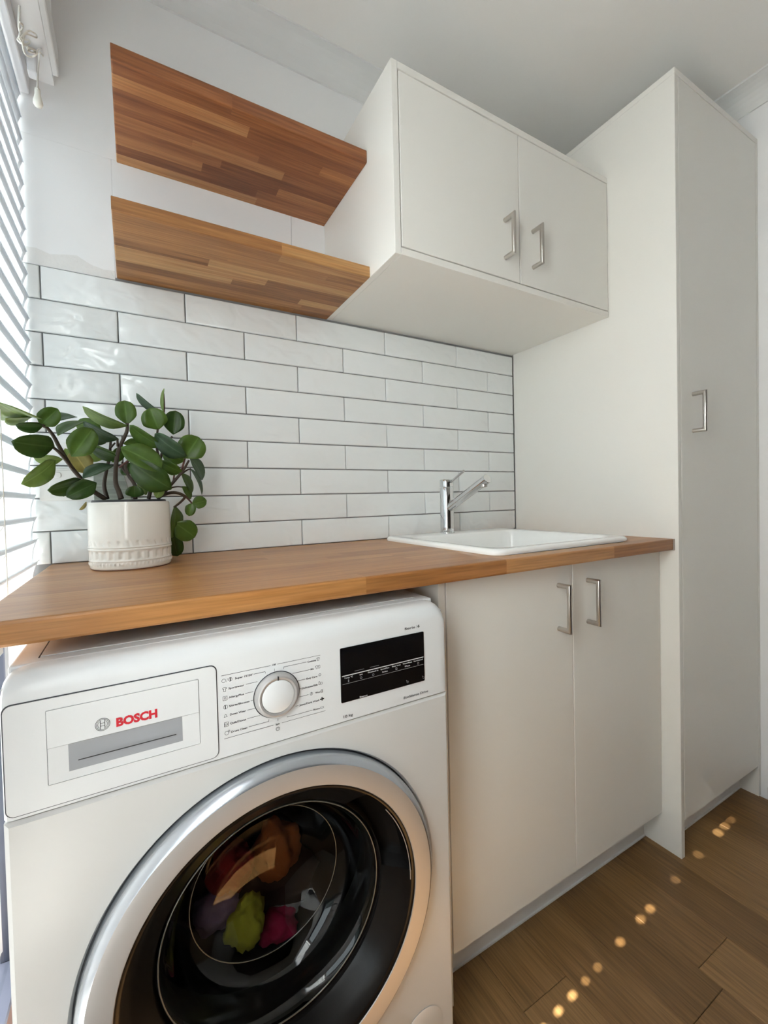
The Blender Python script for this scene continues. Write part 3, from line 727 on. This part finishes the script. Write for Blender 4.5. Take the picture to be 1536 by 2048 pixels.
# dial
dial = obj('dial_ring', lathe([(0.0295, 0.0), (0.0315, -0.0002), (0.0312, -0.0035), (0.0278, -0.0085), (0.0262, -0.0092), (0.0236, -0.0086), (0.0229, -0.0072), (0.0, -0.0072)], 64, (KX, FY, KZ), 'y'), M_silver, cp, smooth=30)
obj('dial_shadow_ring', lathe([(0.0316, -0.0001), (0.0328, -0.0003), (0.0328, -0.0001)], 64, (KX, FY, KZ), 'y'), M_dark, dial)  # slightly proud dark ring paints the shadow round the dial
obj('dial_cap', lathe([(0.0226, -0.0073), (0.0226, -0.0080), (0.0212, -0.0090), (0.0, -0.0093)], 56, (KX, FY, KZ), 'y'), M_plastic, dial, smooth=40)
obj('pointer_mark', box((KX - 0.0008, FY - 0.0098, KZ + 0.0228), (KX + 0.0008, FY - 0.0080, KZ + 0.0282)), M_printblk, dial)
# display
DSX0, DSX1, DSZ0, DSZ1 = -1.0330, -0.8790, 0.7205, 0.8045
disp = obj('display', plate(rrect(DSX0, DSX1, DSZ0, DSZ1, 0.002, 4), FY - 0.0012, FY + 0.002, 0.0004), M_black, cp)
YD = FY - 0.0015
cw = (DSX1 - DSX0 - 0.004) / 7
labs = [('Temp. °C', ''), ('rpm', ''), ('Finished in', ''), ('Speed/Eco', 'Perfect'), ('Easy Iron', ''), ('Water/Rinse', 'Plus'), ('Start/Reload', '')]
for i, (t1, t2) in enumerate(labs):
    a = DSX0 + 0.002 + i * cw; zc = 0.7615
    line([(a + 0.0006, zc), (a + cw - 0.0006, zc)], 0.0014, M_dispw, disp, YD); line([(a + 0.0006, 0.7490), (a + cw - 0.0006, 0.7490)], 0.00032, M_dispw, disp, YD)
    w1 = min(cw - 0.003, 0.0018 * len(t1)) / 2
    text(t1, a + cw / 2 - w1, 0.7570, 0.0021, M_dispw, disp, a + cw / 2 + w1, y=YD)
    if t2: text(t2, a + cw / 2 - 0.005, 0.7520, 0.0021, M_dispw, disp, a + cw / 2 + 0.005, y=YD)
    else:
        c = (a + cw / 2, 0.7528)
        ring_outline(circ(*c, 0.0016, 14) if i in (1, 2) else sq(*c, 0.0006 if i == 0 else 0.0012, 0.0016), 0.00035, M_dispw, disp, YD)
line([(DSX0 + 0.002 + cw, 0.7655), (DSX0 + 0.002 + cw * 1.75, 0.7655)], 0.0003, M_dispw, disp, YD); line([(DSX0 + 0.002 + cw * 2.25, 0.7655), (DSX0 + 0.002 + cw * 3, 0.7655)], 0.0003, M_dispw, disp, YD)
text('Status', -1.0023, 0.7218, 0.0024, M_dispw, disp, -0.9885, y=YD)
for cx, cz in ((-0.9135, 0.7262), (-0.8815, 0.7262)):
    ring_outline(circ(cx, cz, 0.0016, 10), 0.00035, M_dispw, disp, YD); line([(cx - 0.0012, cz + 0.0012), (cx - 0.0022, cz + 0.0032)], 0.0008, M_dispw, disp, YD, 'icon')
# detergent drawer
QX0, QX1, QZ0, QZ1 = -1.4268, -1.2090, 0.6945, 0.8180
obj('drawer_gap', plate(rrect(QX0, QX1, QZ0, QZ1, 0.0085), FY - 0.0004, FY + 0.002), M_dark, cp)
IX0, IX1, IZ0, IZ1, LZ = -1.3890, -1.2315, 0.7195, 0.8040, 0.7610
bm = bmesh.new(); o1 = rrect(QX0 + 0.0013, QX1 - 0.0013, QZ0 + 0.0013, QZ1 - 0.0013, 0.0078, 5); i1 = rrect(IX0, IX1, IZ0, IZ1, 0.0015, 5)
A_ = [bm.verts.new((x, FY + 0.001, z)) for x, z in o1]; B_ = [bm.verts.new((x, FY - 0.0016, z)) for x, z in o1]; C_ = [bm.verts.new((x, FY - 0.0016, z)) for x, z in i1]; D_ = [bm.verts.new((x, FY - 0.0006, z)) for x, z in i1]
for P, Q in ((A_, B_), (B_, C_), (C_, D_)):
    for i in range(len(P)): j = (i + 1) % len(P); bm.faces.new((P[i], P[j], Q[j], Q[i]))
bmesh.ops.recalc_face_normals(bm, faces=bm.faces)
dr = obj('drawer_front', bm, M_plastic, cp, smooth=30)
e_ = 0.0006
obj('drawer_groove', plate(rrect(IX0, IX1, IZ0, IZ1, 0.0015), FY - 0.0007, FY + 0.001), mat('mid_groove', (0.30, 0.31, 0.33), 0.6), dr)
up = obj('badge_plate', plate([(IX0 + e_, LZ), (IX1 - e_, LZ), (IX1 - e_, IZ1 - e_), (IX0 + e_, IZ1 - e_)], FY - 0.0022, FY, 0.0003), M_plastic, dr)
# grip trough: sloping cheeks down to a slot
bm = bmesh.new()
SXa, SXb, SZa, SZb = -1.3655, -1.2565, 0.7310, 0.7600
o1 = [(IX0 + e_, IZ0 + e_), (IX1 - e_, IZ0 + e_), (IX1 - e_, LZ - 0.0004), (IX0 + e_, LZ - 0.0004)]; s1_ = [(SXa, SZa), (SXb, SZa), (SXb, SZb), (SXa, SZb)]
P0 = [bm.verts.new((x, FY - 0.0016, z)) for x, z in o1]; P1 = [bm.verts.new((x, FY - 0.0005, z)) for x, z in s1_]; P2 = [bm.verts.new((x, FY + 0.006, z + (0.006 if z < 0.74 else 0))) for x, z in s1_]
for P, Q in ((P0, P1), (P1, P2)):
    for i in range(4): j = (i + 1) % 4; bm.faces.new((P[i], P[j], Q[j], Q[i]))
bm.faces.new(P2); bmesh.ops.recalc_face_normals(bm, faces=bm.faces)
if sum(f.normal.y for f in bm.faces) > 0: bmesh.ops.reverse_faces(bm, faces=bm.faces)
gr = obj('drawer_grip', bm, M_plastic, dr)
line([(-1.3600, 0.7405), (-1.2600, 0.7405)], 0.0012, M_printblk, dr, FY - 0.0030, 'grip_slot')
YB_ = FY - 0.0025
ring_outline(circ(-1.3363, 0.7745, 0.0072, 40), 0.0005, M_print, dr, YB_, 'emblem'); ring_outline(circ(-1.3363, 0.7745, 0.0060, 36), 0.0004, M_print, dr, YB_, 'emblem')
for sg in (-1, 1):
    line([(-1.3363 + sg * 0.0022, 0.7745 - 0.0048), (-1.3363 + sg * 0.0022, 0.7745 + 0.0048)], 0.0006, M_print, dr, YB_, 'emblem')
    line([(-1.3363 - 0.0022, 0.7745 + sg * 0.0016), (-1.3363 + 0.0022, 0.7745 + sg * 0.0016)], 0.0005, M_print, dr, YB_, 'emblem')
    line(circ(-1.3363, 0.7745, 0.0047, 10, -50 if sg > 0 else 130, 50 if sg > 0 else 230), 0.0004, M_print, dr, YB_, 'emblem')
text('BOSCH', -1.3228, 0.7682, 0.0096, M_red, dr, -1.2796, y=YB_, bold=0.05)
# filter cap
fc = obj('filter_cap', lathe([(0.0385, 0.0003), (0.0400, -0.0012), (0.0385, -0.0020), (0.0, -0.0022)], 48, (-0.8960, FY, 0.1180), 'y'), M_enamel, wm, smooth=30)
obj('cap_notch', plate([(-0.9340, 0.1180), (-0.9180, 0.1300), (-0.9165, 0.1400), (-0.9320, 0.1300)], FY - 0.0030, FY - 0.001, 0.0005), M_plastic, fc)
# door
M_rimshine = mat('rim_highlight', (0.10, 0.10, 0.09), 0.10, 0, 0.8)  # for two thin rings added to draw highlight lines on the bowl glass
CD = (DX, 0, DZ)
door = obj('door_ring', lathe([(0.2500, FY + 0.012), (0.2505, FY - 0.004), (0.2490, FY - 0.0080), (0.2425, FY - 0.0160), (0.2400, FY - 0.0172)], 128, CD, 'y'), M_silver2, wm, smooth=40)
obj('door_groove', lathe([(0.2524, FY + 0.010), (0.2502, FY + 0.0100)], 96, CD, 'y'), M_dark, wm)
obj('door_face', lathe([(0.2400, FY - 0.0172), (0.2300, FY - 0.0176), (0.2115, FY - 0.0160), (0.2105, FY - 0.0150)], 128, CD, 'y'), M_silver, door, smooth=40)
def pocket(a, i, r, h):
    d = math.degrees(a) % 360
    if 2 < d < 52 and i in (3, 4, 5): h += 0.028
    return r, h
obj('door_funnel', lathe([(0.2105, FY - 0.0150), (0.2080, FY - 0.0130), (0.2060, FY - 0.0125), (0.2040, FY - 0.0115), (0.1900, FY + 0.004), (0.1750, FY + 0.018), (0.1690, FY + 0.024), (0.1670, FY + 0.030), (0.1670, FY + 0.045)], 180, CD, 'y', fn=pocket), M_blackm, door, smooth=25)
obj('trim_line', tube([(DX + 0.2030 * math.cos(R(t)), FY - 0.0122, DZ + 0.2030 * math.sin(R(t))) for t in range(-2, 40, 2)] , 0.0007, 6), M_silver, door)
obj('glass_bowl', lathe([(0.1672, FY + 0.034), (0.1640, FY + 0.030), (0.1600, FY + 0.033), (0.1540, FY + 0.042), (0.1480, FY + 0.060), (0.1400, FY + 0.080), (0.1280, FY + 0.094), (0.1180, FY + 0.099), (0.1000, FY + 0.114), (0.0750, FY + 0.128), (0.0450, FY + 0.138), (0.0200, FY + 0.142), (0.0, FY + 0.143)], 96, CD, 'y'), M_doorglass, door, smooth=60)
obj('rim_highlight', tube([(DX + 0.1625 * math.cos(R(t)), FY + 0.0300, DZ + 0.1625 * math.sin(R(t))) for t in range(0, 361, 4)], 0.0012, 6, caps=False), M_rimshine, door, smooth=True)
obj('rim_highlight', tube([(DX + 0.1185 * math.cos(R(t)), FY + 0.0980, DZ + 0.1185 * math.sin(R(t))) for t in range(0, 361, 4)], 0.0009, 6, caps=False), M_rimshine, door, smooth=True)
obj('gasket', lathe([(0.2520, FY + 0.036), (0.2100, FY + 0.050), (0.1720, FY + 0.046), (0.1690, FY + 0.060), (0.1780, FY + 0.085), (0.1730, FY + 0.110), (0.2000, FY + 0.130)], 96, CD, 'y'), M_rubber, wm, smooth=50)
drum = obj('drum', lathe([(0.2000, FY + 0.131), (0.2350, FY + 0.140), (0.2400, FY + 0.150), (0.2400, BY - 0.06), (0.2300, BY - 0.045), (0.0, BY - 0.04)], 72, CD, 'y'), M_drum, wm, smooth=40)
# laundry in the drum
def garment(name, label, c, s, colr, seed, cat='clothing'):
    bm = bmesh.new(); bmesh.ops.create_icosphere(bm, subdivisions=4, radius=1.0)
    for v in bm.verts:
        p = v.co.copy(); q = p * 1.6 + Vector((seed * 3.1, seed * 1.7, seed))
        f = 1 + 0.38 * noise.noise(q) + 0.20 * abs(noise.noise(q * 2.3)) + 0.09 * noise.noise(q * 5)
        p = p * f
        v.co = Vector((c[0] + p.x * s[0], c[1] + p.y * s[1], c[2] + p.z * s[2]))
    m = mat('%s_cloth_%d' % (name, seed), colr, 0.85)
    return tag(obj(name, bm, m, None, smooth=True), label, cat)
gp = lambda px, py, y: at(px, py, 'y', y)
garment('garment', 'red garment bundled in the drum, left of the orange one', gp(462, 1735, -0.42), (0.036, 0.030, 0.042), (0.42, 0.020, 0.018), 1)
garment('garment', 'orange garment bundled at the top of the laundry in the drum', gp(556, 1700, -0.40), (0.040, 0.030, 0.052), (0.62, 0.16, 0.035), 2)
garment('garment', 'lavender garment crumpled at the left behind the door glass of the machine', gp(432, 1815, -0.435), (0.036, 0.028, 0.030), (0.40, 0.27, 0.42), 3)
garment('garment', 'yellow-green garment at the front of the laundry in the drum', gp(492, 1845, -0.465), (0.031, 0.026, 0.038), (0.62, 0.58, 0.05), 4)
garment('garment', 'magenta garment at the lower right of the laundry in the drum', gp(556, 1850, -0.43), (0.034, 0.028, 0.024), (0.60, 0.012, 0.10), 5)
garment('garment', 'pale grey garment tucked between the orange and magenta laundry', gp(575, 1795, -0.40), (0.030, 0.026, 0.024), (0.45, 0.42, 0.46), 8)
garment('garment', 'dark brown garment lying under the other laundry in the drum', (DX, -0.33, 0.270), (0.13, 0.10, 0.060), (0.05, 0.02, 0.015), 6)

# ------------------------------------------------------------------ power point and board behind the plant
so = empty('power_outlet', (-1.42, -0.006, 1.08), 'white double power outlet on the tiles behind the potted plant', 'power outlet')
obj('plate', plate(rrect(-1.4800, -1.3600, 1.0440, 1.1180, 0.004), -0.0165, -0.0072, 0.0012), M_gpo, so)
obj('inner_plate', plate(rrect(-1.4620, -1.3780, 1.0490, 1.1130, 0.004), -0.0182, -0.0160, 0.0008), M_gpo, so)
for sx in (-1.4480, -1.3920):
    obj('switch', plate(rrect(sx - 0.009, sx + 0.009, 1.0960, 1.1080, 0.004), -0.0225, -0.0180, 0.0012), M_gpo, so)
for sx in (-1.436, -1.404):
    obj('socket_slot', box((sx - 0.001, -0.0187, 1.0530), (sx + 0.001, -0.0180, 1.0610)), M_printblk, so)
    for q in (-1, 1):
        obj('socket_slot', box((sx + q * 0.006 - 0.001, -0.0187, 1.068), (sx + q * 0.006 + 0.001, -0.0180, 1.076)), M_printblk, so)
wbd = empty('wooden_board', (-1.335, -0.02, TOP), 'weathered grey-green wooden board leaning on the tiles behind the plant', 'board')
bm = plate([(-1.378, TOP), (-1.266, TOP), (-1.322, 1.122), (-1.378, 1.122)], -0.030, -0.020, 0.001)
obj('panel', bm, M_weather, wbd)
obj('top_edge', box((-1.378, -0.031, 1.1222), (-1.322, -0.019, 1.1275)), M_liner, wbd)
br = empty('support_bracket', (-1.4480, -0.55, 0.80), 'small zinc bracket under the left end of the worktop', 'bracket')
obj('wing', box((-1.4450, -0.555, TOP - 0.050), (-1.4435, -0.535, TOP - 0.0315)), M_bracket, br)
obj('flange', box((-1.4570, -0.555, TOP - 0.0330), (-1.4450, -0.535, TOP - 0.0315)), M_bracket, br)

# ------------------------------------------------------------------ potted plant
PC = Vector((-1.3055, -0.158, TOP)); PR = 0.0755; PH = 0.135
pp = empty('potted_plant', PC, 'glossy green leafy plant in a cream embossed pot on the worktop', 'plant')
bm = bmesh.new(); NA = 240; hs = [0.0, 0.002, 0.004] + [0.004 + k * 0.0018 for k in range(1, 36)] + [0.068 + k * 0.012 for k in range(1, 6)] + [0.1310, 0.1345, PH]
rows = []
def relief(a, h):
    d = 0.0; u = (a / (2 * math.pi)) % 1
    if 0.006 < h < 0.0145: d += 0.0021 * max(0, math.cos(2 * math.pi * (u * 64))) * math.sin(math.pi * (h - 0.006) / 0.0085)
    if 0.0150 < h < 0.0175: d += 0.0012
    if 0.0185 < h < 0.0355:
        c = math.cos(2 * math.pi * (u * 28)); d -= 0.0025 * max(0, c) ** 0.6 * min(1, math.sin(math.pi * (h - 0.0185) / 0.017) * 2)
    if 0.0375 < h < 0.0400 or 0.0420 < h < 0.0440: d += 0.0014
    if 0.0450 < h < 0.0580:
        t = (h - 0.045) / 0.013; c = math.cos(2 * math.pi * (u * 28 + t * 0.35)); d -= 0.0023 * max(0, c) ** 2 * math.sin(math.pi * t)
    return d
for h in hs:
    row = []
    for k in range(NA):
        a = 2 * math.pi * k / NA
        r = PR - (0.0015 if h < 0.001 else 0) + 0.0012 * math.sin(math.pi * h / PH) + relief(a, h) - (0.0012 if h > 0.134 else 0)
        row.append(bm.verts.new((PC.x + r * math.cos(a), PC.y + r * math.sin(a), PC.z + 0.002 + h)))
    rows.append(row)
for rin, h in ((PR - 0.0045, PH), (PR - 0.0058, PH - 0.002), (PR - 0.006, 0.02)):
    rows.append([bm.verts.new((PC.x + rin * math.cos(2 * math.pi * k / NA), PC.y + rin * math.sin(2 * math.pi * k / NA), PC.z + 0.002 + h)) for k in range(NA)])
for P, Q in zip(rows, rows[1:]):
    for k in range(NA): bm.faces.new((P[k], P[(k + 1) % NA], Q[(k + 1) % NA], Q[k]))
bm.faces.new(rows[-1]); bmesh.ops.recalc_face_normals(bm, faces=bm.faces)
pot = obj('pot', bm, M_pot, pp, smooth=60)
obj('pot_foot', lathe([(0.0, 0.0), (PR - 0.003, 0.0), (PR - 0.0012, 0.001), (PR - 0.0015, 0.0019), (0.0, 0.0019)], 64, PC, 'z'), M_terrapot, pot)
obj('inner_liner', lathe([(PR - 0.0066, 0.09), (PR - 0.0064, PH + 0.004), (PR - 0.0075, PH + 0.0065), (PR - 0.0095, PH + 0.0060), (PR - 0.010, 0.09)], 64, PC, 'z'), M_liner, pp, smooth=40)
obj('soil', lathe([(0.0, PH - 0.006), (0.03, PH - 0.008), (PR - 0.0105, PH - 0.012)], 40, PC, 'z', fn=lambda a, i, r, h: (r, h + 0.002 * math.sin(5 * a + i))), M_soil, pp, smooth=True)

Z3 = lambda a, b: (a / 7.68, 780 + b / 7.68)
Z2 = lambda a, b: (160 + a / 5.689, 780 + b / 5.689)
Z4 = lambda a, b: (160 + a / 5.908, 970 + b / 5.908)
def leaf(base, tip, w, kind, y0, y1=None, curl=0.10, wide=0.58, rollsign=1):
    y1 = y0 if y1 is None else y1
    B = at(*base, 'y', y0); T = at(*tip, 'y', y1); ax = T - B; ln = ax.length; ax.normalize()
    mid = (B + T) / 2; view = (CAM - mid); dist = view.dot(-FWD) * -1 if False else abs((mid - CAM).dot(FWD)); view.normalize()
    wv = w * dist / FPX                     # width seen
    Wt = max(wv, min(wide * ln, wv * 2.6)); c = min(1.0, wv / Wt); roll = math.acos(c) * rollsign
    s = ax.cross(view).normalized(); nn = s.cross(ax).normalized()
    if nn.dot(view) < 0: nn = -nn
    s2 = s * math.cos(roll) + nn * math.sin(roll); n2 = nn * math.cos(roll) - s * math.sin(roll)
    bm = bmesh.new(); nt, nw = 12, 4; G = []; uvl = bm.loops.layers.uv.new('UVMap')
    B = B - ax * (0.03 * ln); ln *= 1.08; Wt *= 1.12
    for i in range(nt + 1):
        t = i / nt; u = t ** 0.90
        pw = max(0.0, 1 - abs(2 * u - 1) ** 2.3) ** 0.56 * min(1.0, t / 0.30) ** 0.45
        pw = max(pw, 0.045 if t < 0.5 else 0.03); row = []
        for j in range(nw + 1):
            q = (j / nw - 0.5) * 2
            cup = 0.14 * Wt * (abs(q) ** 1.4) * pw - curl * ln * (t * t) + 0.04 * ln * math.sin(math.pi * t)
            row.append(bm.verts.new(B + ax * (ln * t) + s2 * (Wt / 2 * pw * q) + n2 * cup))
        G.append(row)
    for i in range(nt):
        for j in range(nw):
            f = bm.faces.new((G[i][j], G[i][j + 1], G[i + 1][j + 1], G[i + 1][j]))
            for lo_, (jj, ii) in zip(f.loops, ((j, i), (j + 1, i), (j + 1, i + 1), (j, i + 1))): lo_[uvl].uv = (jj / nw, ii / nt)
    bmesh.ops.recalc_face_normals(bm, faces=bm.faces)
    bmesh.ops.solidify(bm, geom=bm.faces[:], thickness=0.0009)
    return obj('leaf', bm, LEAF[kind], pp, smooth=True)
F, C_, K = -0.215, -0.165, -0.10          # front, centre, back of the crown
LV = [
 (Z3(490, 410), Z3(-20, 205), 30, 'p', -0.262, -0.350, 0.02), (Z3(480, 410), Z3(105, 430), 13, 'p', -0.250, -0.300, 0.0), (Z3(625, 540), Z3(875, 300), 33, 'm', -0.245, -0.250, 0.05),
 (Z3(650, 550), Z3(275, 560), 19, 'd', -0.255, -0.275, 0.1), (Z3(815, 865), Z3(220, 800), 42, 'd', -0.250, -0.300, 0.03), (Z3(720, 500), Z3(1140, 390), 16, 'g', -0.235, -0.20, 0.05),
 (Z3(900, 690), Z3(1270, 470), 16, 'm', -0.225, -0.19, 0.05), (Z3(1110, 1010), Z3(1410, 610), 44, 'm', -0.235, -0.235, 0.05), (Z3(950, 1060), Z3(535, 1040), 18, 'p', -0.215, -0.225, 0.05),
 (Z3(830, 1085), Z3(395, 1440), 30, 'p', -0.235, -0.270, 0.08), (Z3(1350, 1270), Z3(1120, 940), 37, 'y', -0.17, -0.17, 0.08), (Z3(1250, 1390), Z3(780, 1550), 27, 'd', -0.23, -0.26, 0.08),
 (Z3(1470, 1430), Z3(1050, 1630), 32, 'd', -0.235, -0.25, 0.08), (Z2(40, 1000), Z2(345, 850), 19, 'g', -0.22, -0.20, 0.05), (Z2(290, 770), Z2(-20, 660), 27, 'p', -0.12, -0.12, 0.05),
 (Z2(530, 400), Z2(45, 225), 19, 'p', -0.18, -0.19, 0.08), (Z2(535, 385), Z2(508, 128), 33, 'm', -0.17, -0.16, 0.03), (Z2(250, 480), Z2(-30, 370), 31, 'm', -0.12, -0.12, 0.05),
 (Z2(430, 560), Z2(45, 430), 20, 'g', -0.19, -0.21, 0.2), (Z2(400, 530), Z2(150, 490), 9, 'g', -0.13, -0.12, 0.05), (Z2(290, 600), Z2(80, 545), 9, 'd', -0.12, -0.12, 0.02),
 (Z2(430, 720), Z2(130, 600), 9, 'm', -0.15, -0.14, 0.02), (Z2(440, 770), Z2(140, 670), 18, 'd', -0.17, -0.17, 0.05), (Z2(920, 640), Z2(580, 415), 24, 'm', -0.18, -0.18, 0.02),
 (Z2(890, 445), Z2(800, 215), 42, 'm', -0.17, -0.18, 0.06), (Z2(1060, 500), Z2(1085, 245), 34, 'd', -0.14, -0.14, 0.05), (Z2(950, 250), Z2(955, -5), 5, 'p', -0.15, -0.15, 0.0),
 (Z2(890, 240), Z2(655, 45), 12, 'g', -0.15, -0.15, 0.0), (Z2(1200, 750), Z2(850, 530), 31, 'g', -0.20, -0.20, 0.12), (Z2(1195, 770), Z2(1345, 545), 47, 'm', -0.17, -0.17, 0.04),
 (Z2(1175, 810), Z2(960, 690), 33, 'm', -0.17, -0.17, 0.05), (Z2(480, 660), Z2(925, 880), 39, 'm', -0.22, -0.235, 0.08), (Z2(500, 610), Z2(750, 640), 16, 'm', -0.17, -0.16, 0.02),
 (Z2(1030, 1120), Z2(590, 840), 46, 'd', -0.22, -0.23, 0.08), (Z2(1160, 935), Z2(915, 820), 21, 'm', -0.17, -0.17, 0.05), (Z2(1250, 770), Z2(1415, 1000), 18, 'g', -0.17, -0.16, 0.15),
 (Z2(1255, 900), Z2(1412, 1165), 7, 'g', -0.15, -0.14, 0.12), (Z2(1150, 950), Z2(1270, 1170), 13, 'm', -0.14, -0.13, 0.05), (Z2(1160, 1100), Z2(1268, 1230), 12, 'm', -0.15, -0.14, 0.1),
 (Z2(622, 1215), Z2(622, 1095), 29, 'd', -0.205, -0.215, 0.05), (Z2(750, 1190), Z2(690, 1030), 16, 'p', -0.15, -0.15, 0.02), (Z4(1325, 225), Z4(1490, 185), 22, 'm', -0.15, -0.15, 0.1),
 (Z4(1320, 215), Z4(1290, 360), 18, 'm', -0.15, -0.15, 0.1), (Z4(1115, 255), Z4(1090, 610), 20, 'm', -0.14, -0.13, 0.03), (Z4(1130, 450), Z4(1350, 610), 38, 'm', -0.13, -0.12, 0.03),
 (Z4(1090, 590), Z4(1150, 830), 28, 'd', -0.11, -0.10, 0.03), (Z2(920, 1110), Z2(875, 1220), 17, 'p', -0.20, -0.21, 0.05), (Z4(70, 200), Z4(0, 290), 5, 'y', -0.215, -0.22, 0.05),
 (Z2(480, 640), Z2(380, 820), 20, 'm', -0.13, -0.12, 0.1), (Z2(600, 830), Z2(480, 960), 18, 'd', -0.13, -0.12, 0.1), (Z3(1000, 900), Z3(1080, 1040), 12, 'p', -0.14, -0.14, 0.05),
]
for t in LV: leaf(*t)
def stem(pts, ys, r0, r1, m=M_stem):
    P = [at(*p, 'y', ys[0] + (ys[1] - ys[0]) * i / (len(pts) - 1)) for i, p in enumerate(pts)]
    S = smooth_path(P, 5); n = len(S)
    return obj('stem', tube(S, [r0 + (r1 - r0) * i / (n - 1) for i in range(n)], 8), m, pp, smooth=True)
stem([Z2(290, 1240), Z3(1440, 1560), Z3(1330, 1450), Z3(1100, 1190), Z3(920, 890), Z3(830, 720), Z3(730, 590), Z3(640, 540)], (-0.175, -0.250), 0.0050, 0.0026)
stem([Z3(1110, 1200), Z3(1000, 1060), Z3(900, 950), Z3(800, 870)], (-0.212, -0.248), 0.0036, 0.0024)
stem([Z2(470, 1240), Z2(440, 1150), Z2(405, 1050), Z2(410, 850), Z2(440, 680), Z2(530, 480), Z2(538, 380)], (-0.18, -0.17), 0.0054, 0.0030)
stem([Z2(450, 880), Z2(550, 800)], (-0.18, -0.20), 0.0024, 0.0018, M_stemr)
stem([Z2(430, 640), Z2(425, 560)], (-0.18, -0.19), 0.0026, 0.0020)
stem([Z2(310, 1240), Z2(275, 1090), Z2(300, 920), Z2(335, 760), Z2(350, 560)], (-0.15, -0.13), 0.0044, 0.0024)
stem([Z2(345, 660), Z2(400, 600)], (-0.14, -0.14), 0.0022, 0.0016)
stem([Z2(630, 1240), Z2(622, 1080), Z2(550, 970), Z2(520, 860), Z2(590, 760)], (-0.17, -0.15), 0.0042, 0.0024)
stem([Z2(540, 960), Z2(490, 900), Z2(480, 820)], (-0.16, -0.15), 0.0026, 0.0018)
stem([Z2(880, 1240), Z2(960, 1160), Z2(1060, 1050), Z2(1170, 920), Z2(1240, 800)], (-0.17, -0.17), 0.0044, 0.0022)
stem([Z2(1150, 930), Z2(1195, 780)], (-0.17, -0.17), 0.0024, 0.0018, M_stemr)
stem([Z2(1060, 1060), Z2(1075, 940)], (-0.17, -0.16), 0.0022, 0.0016, M_stemr)
stem([Z2(780, 1240), Z2(840, 1000), Z2(920, 760), Z2(960, 660), Z2(1050, 530)], (-0.15, -0.14), 0.0040, 0.0024)
stem([Z2(900, 780), Z2(870, 620), Z2(885, 440)], (-0.15, -0.17), 0.0030, 0.0022)
stem([Z2(940, 360), Z2(960, 200), Z2(955, 40)], (-0.15, -0.15), 0.0022, 0.0008, M_stemr)
stem([Z2(900, 1215), Z2(1000, 1175), Z2(1100, 1170), Z2(1190, 1210), Z2(1150, 1270), Z4(1110, 265)], (-0.175, -0.14), 0.0040, 0.0024)
stem([Z2(1190, 1200), Z2(1240, 1250), Z2(1290, 1310)], (-0.15, -0.15), 0.0024, 0.0016, M_stemr)
stem([Z2(1000, 1120), Z2(1100, 1100), Z2(1165, 1105)], (-0.17, -0.15), 0.0020, 0.0014)
stem([Z2(1150, 960), Z2(1220, 910), Z2(1260, 900)], (-0.16, -0.15), 0.0020, 0.0014)
